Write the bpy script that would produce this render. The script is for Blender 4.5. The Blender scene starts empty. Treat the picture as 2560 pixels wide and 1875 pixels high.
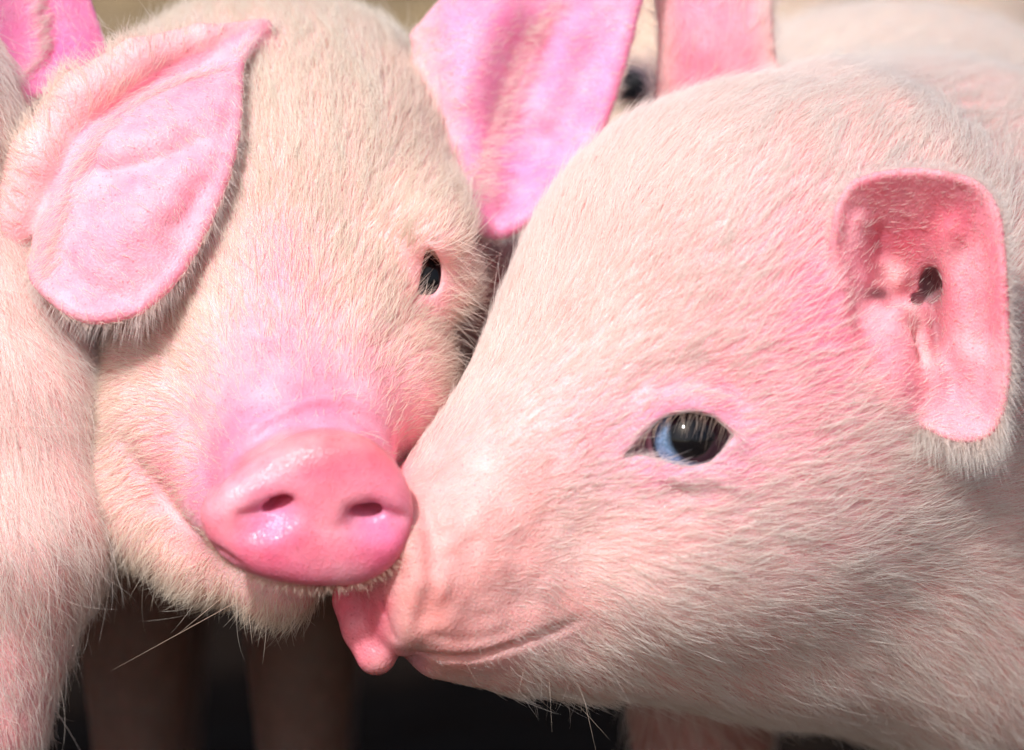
import bpy, math, random
import numpy as np
from mathutils import Vector, Matrix
from mathutils.bvhtree import BVHTree

rng = np.random.default_rng(7)
random.seed(7)
scene = bpy.context.scene
COL = scene.collection

# ------------------------------------------------------------------ camera, sky, sun, exposure
S = 0.2 / 2560            # metres for one photo pixel at the focus plane
DIST = 12800.0            # camera distance in those units (1 m)
PITCH = math.radians(15)
GROUND_DROP = 0.185
cp, sp_ = math.cos(PITCH), math.sin(PITCH)

def to_world(p):
    """p: (n,3) right / depth / down, in photo pixels at the focus plane -> metres, z up"""
    p = np.atleast_2d(np.asarray(p, dtype=np.float64))
    xc = (p[:, 0] - 1280) * S
    yc = p[:, 1] * S
    zc = (937.5 - p[:, 2]) * S
    return np.stack([xc, yc * cp + zc * sp_, -yc * sp_ + zc * cp + GROUND_DROP], 1)

def vec_world(d):
    d = np.atleast_2d(np.asarray(d, dtype=np.float64))
    return np.stack([d[:, 0], d[:, 1] * cp - d[:, 2] * sp_, -d[:, 1] * sp_ - d[:, 2] * cp], 1)

def P(px, py, dep):
    k = 1 + dep / DIST
    return np.array([1280 + (px - 1280) * k, dep, 937.5 + (py - 937.5) * k])

cam_d = bpy.data.cameras.new('camera')
cam = bpy.data.objects.new('camera', cam_d)
COL.objects.link(cam)
cam.location = to_world([[1280, -DIST, 937.5]])[0]
cam.rotation_euler = (math.pi / 2 - PITCH, 0, 0)
cam_d.sensor_width = 36
cam_d.lens = 36 / 0.2
cam_d.clip_start = 0.02
cam_d.clip_end = 500
cam_d.dof.use_dof = True
cam_d.dof.focus_distance = 1.0 - 60 * S
cam_d.dof.aperture_fstop = 9.0
scene.camera = cam

SUN_TO = np.array([-0.30, -0.58, 0.76])      # direction towards the sun, world
SUN_TO = SUN_TO / np.linalg.norm(SUN_TO)
world = bpy.data.worlds.new('World')
scene.world = world
world.use_nodes = True
nt = world.node_tree
bg = nt.nodes['Background']
sky = nt.nodes.new('ShaderNodeTexSky')
sky.sky_type = 'NISHITA'
sky.sun_disc = False
sky.sun_elevation = math.asin(SUN_TO[2])
sky.sun_rotation = math.atan2(SUN_TO[0], SUN_TO[1])
sky.air_density = 1.0; sky.dust_density = 4.0; sky.ozone_density = 0.6     # pale, slightly hazy sky
nt.links.new(sky.outputs[0], bg.inputs[0])
bg.inputs[1].default_value = 0.105
sun_d = bpy.data.lights.new('sun', 'SUN')
sun_d.energy = 3.2
sun_d.angle = math.radians(4.0)
sun_d.color = (1.0, 0.985, 0.98)
sun = bpy.data.objects.new('sun', sun_d)
COL.objects.link(sun)
sun.rotation_euler = Vector(SUN_TO).to_track_quat('Z', 'Y').to_euler()
sun.location = (0, 0, 3)
scene.view_settings.view_transform = 'Standard'
scene.view_settings.look = 'None'
scene.view_settings.gamma = 1.0
scene.view_settings.exposure = 0.2
scene.render.engine = 'CYCLES'
scene.cycles.max_bounces = 5
scene.cycles.diffuse_bounces = 4
scene.cycles.transmission_bounces = 3
scene.cycles.use_adaptive_sampling = True
scene.cycles.adaptive_threshold = 0.03
scene.cycles.transparent_max_bounces = 8
scene.cycles.use_denoising = True

# ------------------------------------------------------------------ materials
def new_mat(name):
    m = bpy.data.materials.new(name)
    m.use_nodes = True
    n = m.node_tree.nodes
    n.clear()
    out = n.new('ShaderNodeOutputMaterial')
    return m, m.node_tree, n, out

def skin_material():
    m, t, n, out = new_mat('piglet_skin')
    b = n.new('ShaderNodeBsdfPrincipled')
    at = n.new('ShaderNodeAttribute'); at.attribute_name = 'skin'
    co = n.new('ShaderNodeTexCoord')
    nz = n.new('ShaderNodeTexNoise'); nz.inputs['Scale'].default_value = 90; nz.inputs['Detail'].default_value = 5
    t.links.new(co.outputs['Object'], nz.inputs['Vector'])
    hs = n.new('ShaderNodeHueSaturation')
    mr = n.new('ShaderNodeMapRange')
    mr.inputs['From Min'].default_value = 0.3; mr.inputs['From Max'].default_value = 0.7
    mr.inputs['To Min'].default_value = 0.86; mr.inputs['To Max'].default_value = 1.14
    t.links.new(nz.outputs['Fac'], mr.inputs['Value'])
    t.links.new(mr.outputs[0], hs.inputs['Saturation'])
    t.links.new(at.outputs['Color'], hs.inputs['Color'])
    # blotches of paler and warmer skin
    nb = n.new('ShaderNodeTexNoise'); nb.inputs['Scale'].default_value = 170; nb.inputs['Detail'].default_value = 6; nb.inputs['Roughness'].default_value = 0.65
    t.links.new(co.outputs['Object'], nb.inputs['Vector'])
    mb = n.new('ShaderNodeMapRange'); mb.inputs['From Min'].default_value = 0.42; mb.inputs['From Max'].default_value = 0.68; mb.inputs['To Min'].default_value = 0.94; mb.inputs['To Max'].default_value = 1.12
    t.links.new(nb.outputs['Fac'], mb.inputs['Value'])
    t.links.new(mb.outputs[0], hs.inputs['Value'])
    # veins in the thin skin of the ears
    ea = n.new('ShaderNodeAttribute'); ea.attribute_name = 'earskin'
    vn = n.new('ShaderNodeTexVoronoi'); vn.feature = 'DISTANCE_TO_EDGE'; vn.inputs['Scale'].default_value = 75
    wv = n.new('ShaderNodeMix'); wv.data_type = 'VECTOR'; wv.inputs[0].default_value = 0.02
    t.links.new(co.outputs['Object'], wv.inputs[4]); t.links.new(nz.outputs['Color'], wv.inputs[5])
    t.links.new(wv.outputs[1], vn.inputs['Vector'])
    vm = n.new('ShaderNodeMapRange'); vm.inputs['From Min'].default_value = 0.0; vm.inputs['From Max'].default_value = 0.13
    vm.inputs['To Min'].default_value = 0.16; vm.inputs['To Max'].default_value = 0.0
    t.links.new(vn.outputs['Distance'], vm.inputs['Value'])
    vk = n.new('ShaderNodeMath'); vk.operation = 'MULTIPLY'
    t.links.new(vm.outputs[0], vk.inputs[0]); t.links.new(ea.outputs['Fac'], vk.inputs[1])
    vc = n.new('ShaderNodeMix'); vc.data_type = 'RGBA'; vc.inputs[7].default_value = (0.72, 0.14, 0.24, 1)
    t.links.new(vk.outputs[0], vc.inputs[0]); t.links.new(hs.outputs[0], vc.inputs[6])
    # pores: fine darker specks
    pv = n.new('ShaderNodeTexVoronoi'); pv.inputs['Scale'].default_value = 650
    t.links.new(co.outputs['Object'], pv.inputs['Vector'])
    pm = n.new('ShaderNodeMapRange'); pm.inputs['From Min'].default_value = 0.08; pm.inputs['From Max'].default_value = 0.2
    pm.inputs['To Min'].default_value = 0.5; pm.inputs['To Max'].default_value = 0.0
    t.links.new(pv.outputs['Distance'], pm.inputs['Value'])
    px_ = n.new('ShaderNodeMix'); px_.data_type = 'RGBA'; px_.inputs[7].default_value = (0.55, 0.09, 0.12, 1)
    t.links.new(pm.outputs[0], px_.inputs[0]); t.links.new(vc.outputs[2], px_.inputs[6])
    t.links.new(px_.outputs[2], b.inputs['Base Color'])
    wet = n.new('ShaderNodeAttribute'); wet.attribute_name = 'wet'
    mr2 = n.new('ShaderNodeMapRange')
    mr2.inputs['To Min'].default_value = 0.55; mr2.inputs['To Max'].default_value = 0.18
    t.links.new(wet.outputs['Fac'], mr2.inputs['Value'])
    t.links.new(mr2.outputs[0], b.inputs['Roughness'])
    b.inputs['Subsurface Weight'].default_value = 0.45
    b.inputs['Subsurface Radius'].default_value = (1.0, 0.35, 0.25)
    b.inputs['Subsurface Scale'].default_value = 0.0035
    b.inputs['Specular IOR Level'].default_value = 0.45
    # fine skin grain: pores and creases
    vo = n.new('ShaderNodeTexVoronoi'); vo.inputs['Scale'].default_value = 1900
    n2 = n.new('ShaderNodeTexNoise'); n2.inputs['Scale'].default_value = 500; n2.inputs['Detail'].default_value = 4
    t.links.new(co.outputs['Object'], vo.inputs['Vector'])
    t.links.new(co.outputs['Object'], n2.inputs['Vector'])
    ad = n.new('ShaderNodeMath'); ad.operation = 'ADD'
    t.links.new(vo.outputs['Distance'], ad.inputs[0])
    t.links.new(n2.outputs['Fac'], ad.inputs[1])
    bp = n.new('ShaderNodeBump'); bp.inputs['Strength'].default_value = 0.40; bp.inputs['Distance'].default_value = 0.00028
    t.links.new(ad.outputs[0], bp.inputs['Height'])
    t.links.new(bp.outputs[0], b.inputs['Normal'])
    t.links.new(b.outputs[0], out.inputs[0])
    return m

def hair_material(name, col, col2):
    m, t, n, out = new_mat(name)
    hi = n.new('ShaderNodeHairInfo')
    mix = n.new('ShaderNodeMix'); mix.data_type = 'RGBA'
    mix.inputs[6].default_value = (*col, 1); mix.inputs[7].default_value = (*col2, 1)
    t.links.new(hi.outputs['Random'], mix.inputs[0])
    tipc = n.new('ShaderNodeMix'); tipc.data_type = 'RGBA'
    tr = n.new('ShaderNodeMapRange'); tr.inputs['From Min'].default_value = 0.1; tr.inputs['From Max'].default_value = 0.75
    t.links.new(hi.outputs['Intercept'], tr.inputs['Value']); t.links.new(tr.outputs[0], tipc.inputs[0])
    rt_ = n.new('ShaderNodeMix'); rt_.data_type = 'RGBA'; rt_.blend_type = 'MULTIPLY'; rt_.inputs[0].default_value = 1.0
    rt_.inputs[7].default_value = (0.92, 0.80, 0.78, 1)
    t.links.new(mix.outputs[2], rt_.inputs[6]); t.links.new(rt_.outputs[2], tipc.inputs[6]); t.links.new(mix.outputs[2], tipc.inputs[7])
    mix = tipc
    d1 = n.new('ShaderNodeBsdfDiffuse'); d2 = n.new('ShaderNodeBsdfTranslucent')
    g = n.new('ShaderNodeBsdfHair'); g.component = 'Reflection'
    t.links.new(mix.outputs[2], d1.inputs[0]); t.links.new(mix.outputs[2], d2.inputs[0])
    g.inputs['RoughnessU'].default_value = 0.25; g.inputs['RoughnessV'].default_value = 0.6
    m1 = n.new('ShaderNodeMixShader'); m1.inputs[0].default_value = 0.55
    t.links.new(d1.outputs[0], m1.inputs[1]); t.links.new(d2.outputs[0], m1.inputs[2])
    h = n.new('ShaderNodeMixShader'); h.inputs[0].default_value = 0.14
    t.links.new(m1.outputs[0], h.inputs[1]); t.links.new(g.outputs[0], h.inputs[2])
    t.links.new(h.outputs[0], out.inputs[0])
    return m

MAT_SKIN = skin_material()
MAT_FUR = hair_material('cream_fur', (0.99, 0.96, 0.93), (0.95, 0.88, 0.80))
MAT_FUR_TAN = hair_material('tan_cream_fur', (0.99, 0.955, 0.87), (0.95, 0.86, 0.72))
MAT_LASH = hair_material('lash_hair', (0.92, 0.78, 0.62), (0.80, 0.62, 0.45))

def eye_material(name, iris_col, ox, oy, pa, pb, rim=0.76, spec=0.45, coat=0.5):
    """local +Z of the eyeball is where the eye looks; the wide pupil sits a little off centre in the iris"""
    m, t, n, out = new_mat(name)
    co = n.new('ShaderNodeTexCoord')
    nrm = n.new('ShaderNodeVectorMath'); nrm.operation = 'NORMALIZE'
    t.links.new(co.outputs['Object'], nrm.inputs[0])
    sx = n.new('ShaderNodeSeparateXYZ'); t.links.new(nrm.outputs[0], sx.inputs[0])
    def math_(op, a, b=None):
        k = n.new('ShaderNodeMath'); k.operation = op
        for i, v in enumerate((a, b)):
            if v is None: continue
            if isinstance(v, (int, float)): k.inputs[i].default_value = v
            else: t.links.new(v, k.inputs[i])
        return k.outputs[0]
    def ell(cx, cy, a, b):
        return math_('SQRT', math_('ADD', math_('POWER', math_('ABSOLUTE', math_('DIVIDE', math_('SUBTRACT', sx.outputs['X'], cx), a)), 2.0),
                                   math_('POWER', math_('ABSOLUTE', math_('DIVIDE', math_('SUBTRACT', sx.outputs['Y'], cy), b)), 2.0)))
    def smooth(v, lo, hi):
        k = n.new('ShaderNodeMapRange'); k.interpolation_type = 'SMOOTHSTEP'
        k.inputs['From Min'].default_value = lo; k.inputs['From Max'].default_value = hi
        t.links.new(v, k.inputs['Value']); return k.outputs[0]
    def mix(f, c0, c1):
        k = n.new('ShaderNodeMix'); k.data_type = 'RGBA'
        t.links.new(f, k.inputs[0])
        for i, c in ((6, c0), (7, c1)):
            if isinstance(c, tuple): k.inputs[i].default_value = (*c, 1)
            else: t.links.new(c, k.inputs[i])
        return k.outputs[2]
    wn = n.new('ShaderNodeTexNoise'); wn.inputs['Scale'].default_value = 10; wn.inputs['Detail'].default_value = 5
    t.links.new(nrm.outputs[0], wn.inputs['Vector'])
    iris = mix(smooth(wn.outputs['Fac'], 0.3, 0.75), tuple(0.45*c for c in iris_col), iris_col)
    c = mix(smooth(ell(ox, oy, pa, pb), 0.9, 1.15), (0.003, 0.003, 0.005), iris)
    r0 = ell(0, 0, rim, rim)
    c = mix(smooth(r0, 0.90, 1.0), c, (0.03, 0.035, 0.05))
    c = mix(smooth(r0, 1.0, 1.10), c, (0.66, 0.46, 0.54))
    back = smooth(sx.outputs['Z'], -0.05, 0.05)
    c = mix(back, (0.66, 0.46, 0.54), c)
    b = n.new('ShaderNodeBsdfPrincipled')
    t.links.new(c, b.inputs['Base Color'])
    b.inputs['Roughness'].default_value = 0.06
    b.inputs['Specular IOR Level'].default_value = spec
    b.inputs['Coat Weight'].default_value = coat
    b.inputs['Coat Roughness'].default_value = 0.02
    t.links.new(b.outputs[0], out.inputs[0])
    return m

MAT_EYE = eye_material('piglet_eye', (0.22, 0.36, 0.58), 0.20, 0.15, 0.70, 0.72, 0.84, 0.3, 0.25)
MAT_EYE_DARK = eye_material('piglet_eye_dark', (0.03, 0.05, 0.09), 0.0, 0.0, 0.75, 0.75, 0.82, 0.3, 0.0)

def ground_material():
    m, t, n, out = new_mat('barnyard_soil')
    b = n.new('ShaderNodeBsdfPrincipled')
    co = n.new('ShaderNodeTexCoord')
    a = n.new('ShaderNodeTexNoise'); a.inputs['Scale'].default_value = 3; a.inputs['Detail'].default_value = 8
    t.links.new(co.outputs['Object'], a.inputs['Vector'])
    r = n.new('ShaderNodeValToRGB')
    r.color_ramp.elements[0].position = 0.35; r.color_ramp.elements[0].color = (0.07, 0.045, 0.03, 1)
    r.color_ramp.elements[1].position = 0.7; r.color_ramp.elements[1].color = (0.30, 0.22, 0.14, 1)
    t.links.new(a.outputs['Fac'], r.inputs[0])
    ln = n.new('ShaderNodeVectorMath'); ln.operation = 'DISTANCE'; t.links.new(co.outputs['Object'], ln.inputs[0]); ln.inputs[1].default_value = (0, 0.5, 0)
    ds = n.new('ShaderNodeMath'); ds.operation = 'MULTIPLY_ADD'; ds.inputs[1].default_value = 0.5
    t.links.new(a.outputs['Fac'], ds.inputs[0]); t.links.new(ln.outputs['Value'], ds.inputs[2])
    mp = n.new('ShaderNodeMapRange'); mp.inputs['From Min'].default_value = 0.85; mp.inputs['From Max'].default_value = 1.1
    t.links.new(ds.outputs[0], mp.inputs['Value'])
    mx = n.new('ShaderNodeMix'); mx.data_type = 'RGBA'; mx.inputs[6].default_value = (0.010, 0.006, 0.004, 1)  # near-black centre: shade beneath and behind the piglets painted into the soil
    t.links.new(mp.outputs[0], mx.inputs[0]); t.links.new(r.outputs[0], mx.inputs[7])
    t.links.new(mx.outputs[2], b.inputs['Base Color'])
    b.inputs['Roughness'].default_value = 0.9; b.inputs['Specular IOR Level'].default_value = 0.05
    bp = n.new('ShaderNodeBump'); bp.inputs['Strength'].default_value = 0.6; bp.inputs['Distance'].default_value = 0.02
    a2 = n.new('ShaderNodeTexNoise'); a2.inputs['Scale'].default_value = 40; a2.inputs['Detail'].default_value = 6
    t.links.new(co.outputs['Object'], a2.inputs['Vector'])
    t.links.new(a2.outputs['Fac'], bp.inputs['Height']); t.links.new(bp.outputs[0], b.inputs['Normal'])
    t.links.new(b.outputs[0], out.inputs[0])
    return m

def straw_material():
    m, t, n, out = new_mat('dry_straw')
    b = n.new('ShaderNodeBsdfPrincipled')
    co = n.new('ShaderNodeTexCoord')
    a = n.new('ShaderNodeTexNoise'); a.inputs['Scale'].default_value = 25
    t.links.new(co.outputs['Object'], a.inputs['Vector'])
    r = n.new('ShaderNodeValToRGB')
    r.color_ramp.elements[0].position = 0.3; r.color_ramp.elements[0].color = (0.20, 0.13, 0.06, 1)
    r.color_ramp.elements[1].position = 0.7; r.color_ramp.elements[1].color = (0.42, 0.31, 0.16, 1)
    t.links.new(a.outputs['Fac'], r.inputs[0]); t.links.new(r.outputs[0], b.inputs['Base Color'])
    b.inputs['Roughness'].default_value = 0.6
    t.links.new(b.outputs[0], out.inputs[0])
    return m

# ------------------------------------------------------------------ implicit-surface sculpting
def spline(xs, ys, n=400):
    """Catmull-Rom style table for uneven knots"""
    xs = np.asarray(xs, float); ys = np.asarray(ys, float)
    m = np.gradient(ys, xs)
    q = np.linspace(xs[0], xs[-1], n)
    i = np.clip(np.searchsorted(xs, q) - 1, 0, len(xs) - 2)
    h = xs[i + 1] - xs[i]; u = (q - xs[i]) / h
    v = ((2*u**3 - 3*u**2 + 1)*ys[i] + (u**3 - 2*u**2 + u)*h*m[i]
         + (-2*u**3 + 3*u**2)*ys[i+1] + (u**3 - u**2)*h*m[i+1])
    return q, v

def curve_pts(pts, n=40):
    pts = np.asarray(pts, float)
    t = np.linspace(0, 1, len(pts))
    return np.stack([spline(t, pts[:, k], n)[1] for k in range(pts.shape[1])], 1)

def graded(lo, f0, f1, hi, h, grow=1.12, mx=55):
    mid = list(np.arange(f0, f1 + h * 0.5, h))
    a, s = mid[0], h; left = []
    while a > lo:
        s = min(s * grow, mx); a -= s; left.append(a)
    a, s = mid[-1], h; right = []
    while a < hi:
        s = min(s * grow, mx); a += s; right.append(a)
    return np.array(left[::-1] + mid + right, dtype=np.float32)

def smin(a, b, k):
    h = np.clip(0.5 + 0.5 * (b - a) / k, 0, 1)
    return b * (1 - h) + a * h - k * h * (1 - h)

def smax(a, b, k):
    return -smin(-a, -b, k)

class Sculpt:
    def __init__(self, ax, ay, av):
        self.ax, self.ay, self.av = ax, ay, av
        self.F = np.full((len(ax), len(ay), len(av)), 400.0, np.float32)

    def box(self, lo, hi):
        sl = []
        for a, l, h in zip((self.ax, self.ay, self.av), lo, hi):
            i0 = max(0, int(np.searchsorted(a, l)) - 1); i1 = min(len(a), int(np.searchsorted(a, h)) + 1)
            if i1 <= i0: return None
            sl.append(slice(i0, i1))
        return tuple(sl), self.ax[sl[0]][:, None, None], self.ay[sl[1]][None, :, None], self.av[sl[2]][None, None, :]

    def put(self, fn, lo, hi, k, op='add'):
        b = self.box(lo, hi)
        if b is None: return
        sl, X, Y, V = b
        d = fn(X, Y, V).astype(np.float32)
        f = self.F[sl]
        if op == 'add': self.F[sl] = smin(f, d, k)
        elif op == 'cut': self.F[sl] = smax(f, -d, k)
        else: self.F[sl] = f + d

    def ellipsoid(self, c, r, k=60, R=None, op='add', pad=None):
        c = np.asarray(c, float); r = np.asarray(r, float)
        R = np.eye(3) if R is None else np.asarray(R)
        ext = np.abs(R.T) @ r
        pad = (k + 40) if pad is None else pad
        def fn(X, Y, V):
            x, y, v = X - c[0], Y - c[1], V - c[2]
            a = [(R[i, 0]*x + R[i, 1]*y + R[i, 2]*v) / r[i] for i in range(3)]
            k0 = np.sqrt(a[0]**2 + a[1]**2 + a[2]**2) + 1e-6
            k1 = np.sqrt((a[0]/r[0])**2 + (a[1]/r[1])**2 + (a[2]/r[2])**2) + 1e-9
            return k0 * (k0 - 1) / k1
        self.put(fn, c - ext - pad, c + ext + pad, k, op)

    def limb(self, pts, rad, k=60, op='add', flat=None):
        """chain of round cones"""
        pts = np.asarray(pts, float)
        for i in range(len(pts) - 1):
            a, b, r0, r1 = pts[i], pts[i+1], rad[i], rad[i+1]
            ab = b - a; L = float(ab @ ab)
            def fn(X, Y, V):
                x, y, v = X - a[0], Y - a[1], V - a[2]
                t = np.clip((x*ab[0] + y*ab[1] + v*ab[2]) / L, 0, 1)
                return np.sqrt((x - t*ab[0])**2 + (y - t*ab[1])**2 + (v - t*ab[2])**2) - (r0 + (r1 - r0) * t)
            m = max(r0, r1) + k + 40
            self.put(fn, np.minimum(a, b) - m, np.maximum(a, b) + m, k if i == 0 else max(k * 0.6, 12), op)

    def emboss(self, path, width, amount):
        """amount > 0 sinks a groove, < 0 raises a ridge, along a 3D path on the surface"""
        path = np.asarray(path, float)
        m = width * 3
        b = self.box(path.min(0) - m, path.max(0) + m)
        if b is None: return
        sl, X, Y, V = b
        best = None
        amt = np.interp(np.linspace(0, 1, len(path)), [0, 0.15, 0.85, 1], [0.2, 1, 1, 0.2]) * amount
        for i in range(len(path)):
            d2 = (X - path[i, 0])**2 + (Y - path[i, 1])**2 + (V - path[i, 2])**2
            w = np.exp(-d2 / width**2) * amt[i]
            best = w if best is None else (np.maximum(best, w) if amount > 0 else np.minimum(best, w))
        self.F[sl] += best.astype(np.float32)

    def sheet(self, pts, thick, k=30):
        """pts: (m,n,3) grid; adds a shell of that thickness round it"""
        m, n = pts.shape[:2]
        V = pts.reshape(-1, 3)
        faces = [(i*n+j, (i+1)*n+j, (i+1)*n+j+1, i*n+j+1) for i in range(m-1) for j in range(n-1)]
        tree = BVHTree.FromPolygons([tuple(v) for v in V], faces)
        pad = 60
        b = self.box(V.min(0) - pad, V.max(0) + pad)
        sl, X, Y, W = b
        shp = (X.shape[0], Y.shape[1], W.shape[2])
        out = np.full(shp, 400.0, np.float32)
        occ = np.zeros(shp, bool)
        hx, hy, hv = X[:, 0, 0], Y[0, :, 0], W[0, 0, :]
        # only near cells: rasterise the sheet's points into the grid and dilate by distance bands
        ix = np.clip(np.searchsorted(hx, V[:, 0]), 0, shp[0]-1)
        iy = np.clip(np.searchsorted(hy, V[:, 1]), 0, shp[1]-1)
        iv = np.clip(np.searchsorted(hv, V[:, 2]), 0, shp[2]-1)
        occ[ix, iy, iv] = True
        for _ in range(6):
            o = occ.copy()
            o[1:] |= occ[:-1]; o[:-1] |= occ[1:]
            o[:, 1:] |= occ[:, :-1]; o[:, :-1] |= occ[:, 1:]
            o[:, :, 1:] |= occ[:, :, :-1]; o[:, :, :-1] |= occ[:, :, 1:]
            occ = o
        I = np.argwhere(occ)
        q = np.stack([hx[I[:, 0]], hy[I[:, 1]], hv[I[:, 2]]], 1)
        fnr = tree.find_nearest
        d = np.array([fnr(Vector(p))[3] for p in q.tolist()], np.float32)
        out[I[:, 0], I[:, 1], I[:, 2]] = d - thick * 0.5
        self.F[sl] = smin(self.F[sl], out, k)
        return tree

    def sample(self, p):
        p = np.atleast_2d(p)
        idx = []; fr = []
        for k, a in enumerate((self.ax, self.ay, self.av)):
            i = np.clip(np.searchsorted(a, p[:, k]) - 1, 0, len(a) - 2)
            idx.append(i); fr.append(np.clip((p[:, k] - a[i]) / (a[i+1] - a[i]), 0, 1))
        r = 0
        for dx in (0, 1):
            for dy in (0, 1):
                for dv in (0, 1):
                    w = (fr[0] if dx else 1-fr[0]) * (fr[1] if dy else 1-fr[1]) * (fr[2] if dv else 1-fr[2])
                    r = r + w * self.F[idx[0]+dx, idx[1]+dy, idx[2]+dv]
        return r

    def surf(self, px, py, y0=-700, y1=1500):
        """first surface point seen through a photo pixel"""
        ys = np.arange(y0, y1, 4.0)
        k = 1 + ys / DIST
        q = np.stack([1280 + (px - 1280) * k, ys, 937.5 + (py - 937.5) * k], 1)
        f = self.sample(q)
        w = np.where(f < 0)[0]
        return q[w[0]] if len(w) else q[-1]

    def path(self, pts, n=40, y0=-700):
        c = curve_pts(pts, n)
        return np.array([self.surf(a, b, y0) for a, b in c])

    def mesh(self):
        F = self.F
        Sg = F < 0
        c8 = [Sg[a:F.shape[0]-1+a, b:F.shape[1]-1+b, c:F.shape[2]-1+c] for a in (0, 1) for b in (0, 1) for c in (0, 1)]
        cnt = np.zeros(c8[0].shape, np.int8)
        for c in c8: cnt += c
        act = (cnt > 0) & (cnt < 8)
        I = np.argwhere(act)
        ids = np.full(act.shape, -1, np.int32)
        ids[I[:, 0], I[:, 1], I[:, 2]] = np.arange(len(I))
        val = {}
        for a in (0, 1):
            for b in (0, 1):
                for c in (0, 1):
                    val[a, b, c] = F[I[:, 0]+a, I[:, 1]+b, I[:, 2]+c]
        acc = np.zeros((len(I), 3)); n = np.zeros(len(I))
        corners = list(val)
        for u in corners:
            for k in range(3):
                if u[k] == 0:
                    w = list(u); w[k] = 1; w = tuple(w)
                    f0, f1 = val[u], val[w]
                    cr = (f0 < 0) != (f1 < 0)
                    t = np.where(cr, f0 / np.where(cr, f0 - f1, 1), 0)
                    pos = np.tile(np.array(u, float), (len(I), 1))
                    pos[:, k] = t
                    acc += pos * cr[:, None]; n += cr
        loc = acc / n[:, None]
        V = np.empty((len(I), 3))
        for k, a in enumerate((self.ax, self.ay, self.av)):
            a = a.astype(np.float64)
            V[:, k] = a[I[:, k]] + loc[:, k] * (a[I[:, k]+1] - a[I[:, k]])
        quads = []
        for k in range(3):
            s0 = [slice(None)]*3; s1 = [slice(None)]*3
            s0[k] = slice(0, -1); s1[k] = slice(1, None)
            A, B = Sg[tuple(s0)], Sg[tuple(s1)]
            E = np.argwhere(A != B)
            o1, o2 = [(1, 2), (2, 0), (0, 1)][k]
            ok = (E[:, o1] > 0) & (E[:, o2] > 0) & (E[:, o1] < F.shape[o1]-1) & (E[:, o2] < F.shape[o2]-1)
            E = E[ok]
            inside = A[E[:, 0], E[:, 1], E[:, 2]]
            def cell(d1, d2):
                e = E.copy(); e[:, o1] -= d1; e[:, o2] -= d2
                return ids[e[:, 0], e[:, 1], e[:, 2]]
            q = np.stack([cell(1, 1), cell(0, 1), cell(0, 0), cell(1, 0)], 1)
            # (right, depth, down) is a left-handed frame, so the winding is reversed
            q[inside] = q[inside][:, ::-1]
            quads.append(q)
        return V, np.concatenate(quads)

def unit(a):
    a = np.asarray(a, float)
    return a / np.linalg.norm(a)

class Frame:
    """head frame: t runs back from the nose, h up the head, r to one side"""
    def __init__(self, O, f, up):
        self.O = np.asarray(O, float); self.f = unit(f)
        u = np.asarray(up, float); u = unit(u - self.f * (u @ self.f))
        self.u = u
        self.r = np.cross(self.f, u)
        if self.r[0] < 0 and abs(self.r[0]) > 0.3: self.r = -self.r
        if abs(self.r[0]) <= 0.3 and self.r[1] > 0: self.r = -self.r
    def at(self, t, h, r):
        return self.O - self.f * t + self.u * h + self.r * r
    def th_of(self, px, py):
        """(t, h) of a photo pixel on the head's mid plane"""
        A = np.stack([-self.f, self.u], 1)
        dep = 0.0
        for _ in range(5):
            q = P(px, py, dep) - self.O
            th = np.linalg.solve(A[[0, 2]], q[[0, 2]])
            dep = (self.O + A @ th)[1]
        return th
    def rot(self):
        return np.stack([self.r, self.f, self.u])

def loft(sc, fr, t, top, bot, hw, lo, hi, k=40, ex=2.3, cap0=40, cap1=200):
    tq, T = spline(t, top); _, B = spline(t, bot); _, W = spline(t, hw)
    t0, t1 = t[0], t[-1]
    f, u, r, O = fr.f, fr.u, fr.r, fr.O
    def fn(X, Y, V):
        x, y, v = X - O[0], Y - O[1], V - O[2]
        tt = -(f[0]*x + f[1]*y + f[2]*v)
        hh = u[0]*x + u[1]*y + u[2]*v
        rr = np.abs(r[0]*x + r[1]*y + r[2]*v)
        tc = np.clip(tt, t0, t1)
        Tq = np.interp(tc, tq, T).astype(np.float32); Bq = np.interp(tc, tq, B).astype(np.float32)
        Wq = np.interp(tc, tq, W).astype(np.float32)
        c = (Tq + Bq) * 0.5 ; H = (Tq - Bq) * 0.5
        q = ((np.abs(hh - c) / H)**ex + (rr / Wq)**ex)**(1/ex)
        d = (q - 1) * np.minimum(H, Wq)
        d = smax(d, t0 - tt, cap0)
        d = smax(d, tt - t1, cap1)
        return d
    sc.put(fn, lo, hi, k)

# ------------------------------------------------------------------ meshes and fur
def mesh_obj(name, V, faces, mat, parent=None, org=None, smooth=True):
    W = to_world(V)
    if org is not None: W = W - org
    me = bpy.data.meshes.new(name)
    faces = np.asarray(faces)
    me.vertices.add(len(W)); me.vertices.foreach_set('co', W.astype(np.float32).ravel())
    nf, nv = faces.shape
    me.loops.add(nf*nv); me.polygons.add(nf)
    me.loops.foreach_set('vertex_index', faces.astype(np.int32).ravel())
    me.polygons.foreach_set('loop_start', np.arange(0, nf*nv, nv, dtype=np.int32))
    me.update(calc_edges=True)
    me.validate()
    if smooth: me.polygons.foreach_set('use_smooth', np.ones(nf, bool))
    me.materials.append(mat)
    o = bpy.data.objects.new(name, me)
    COL.objects.link(o)
    if parent is not None: o.parent = parent
    return o

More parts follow.
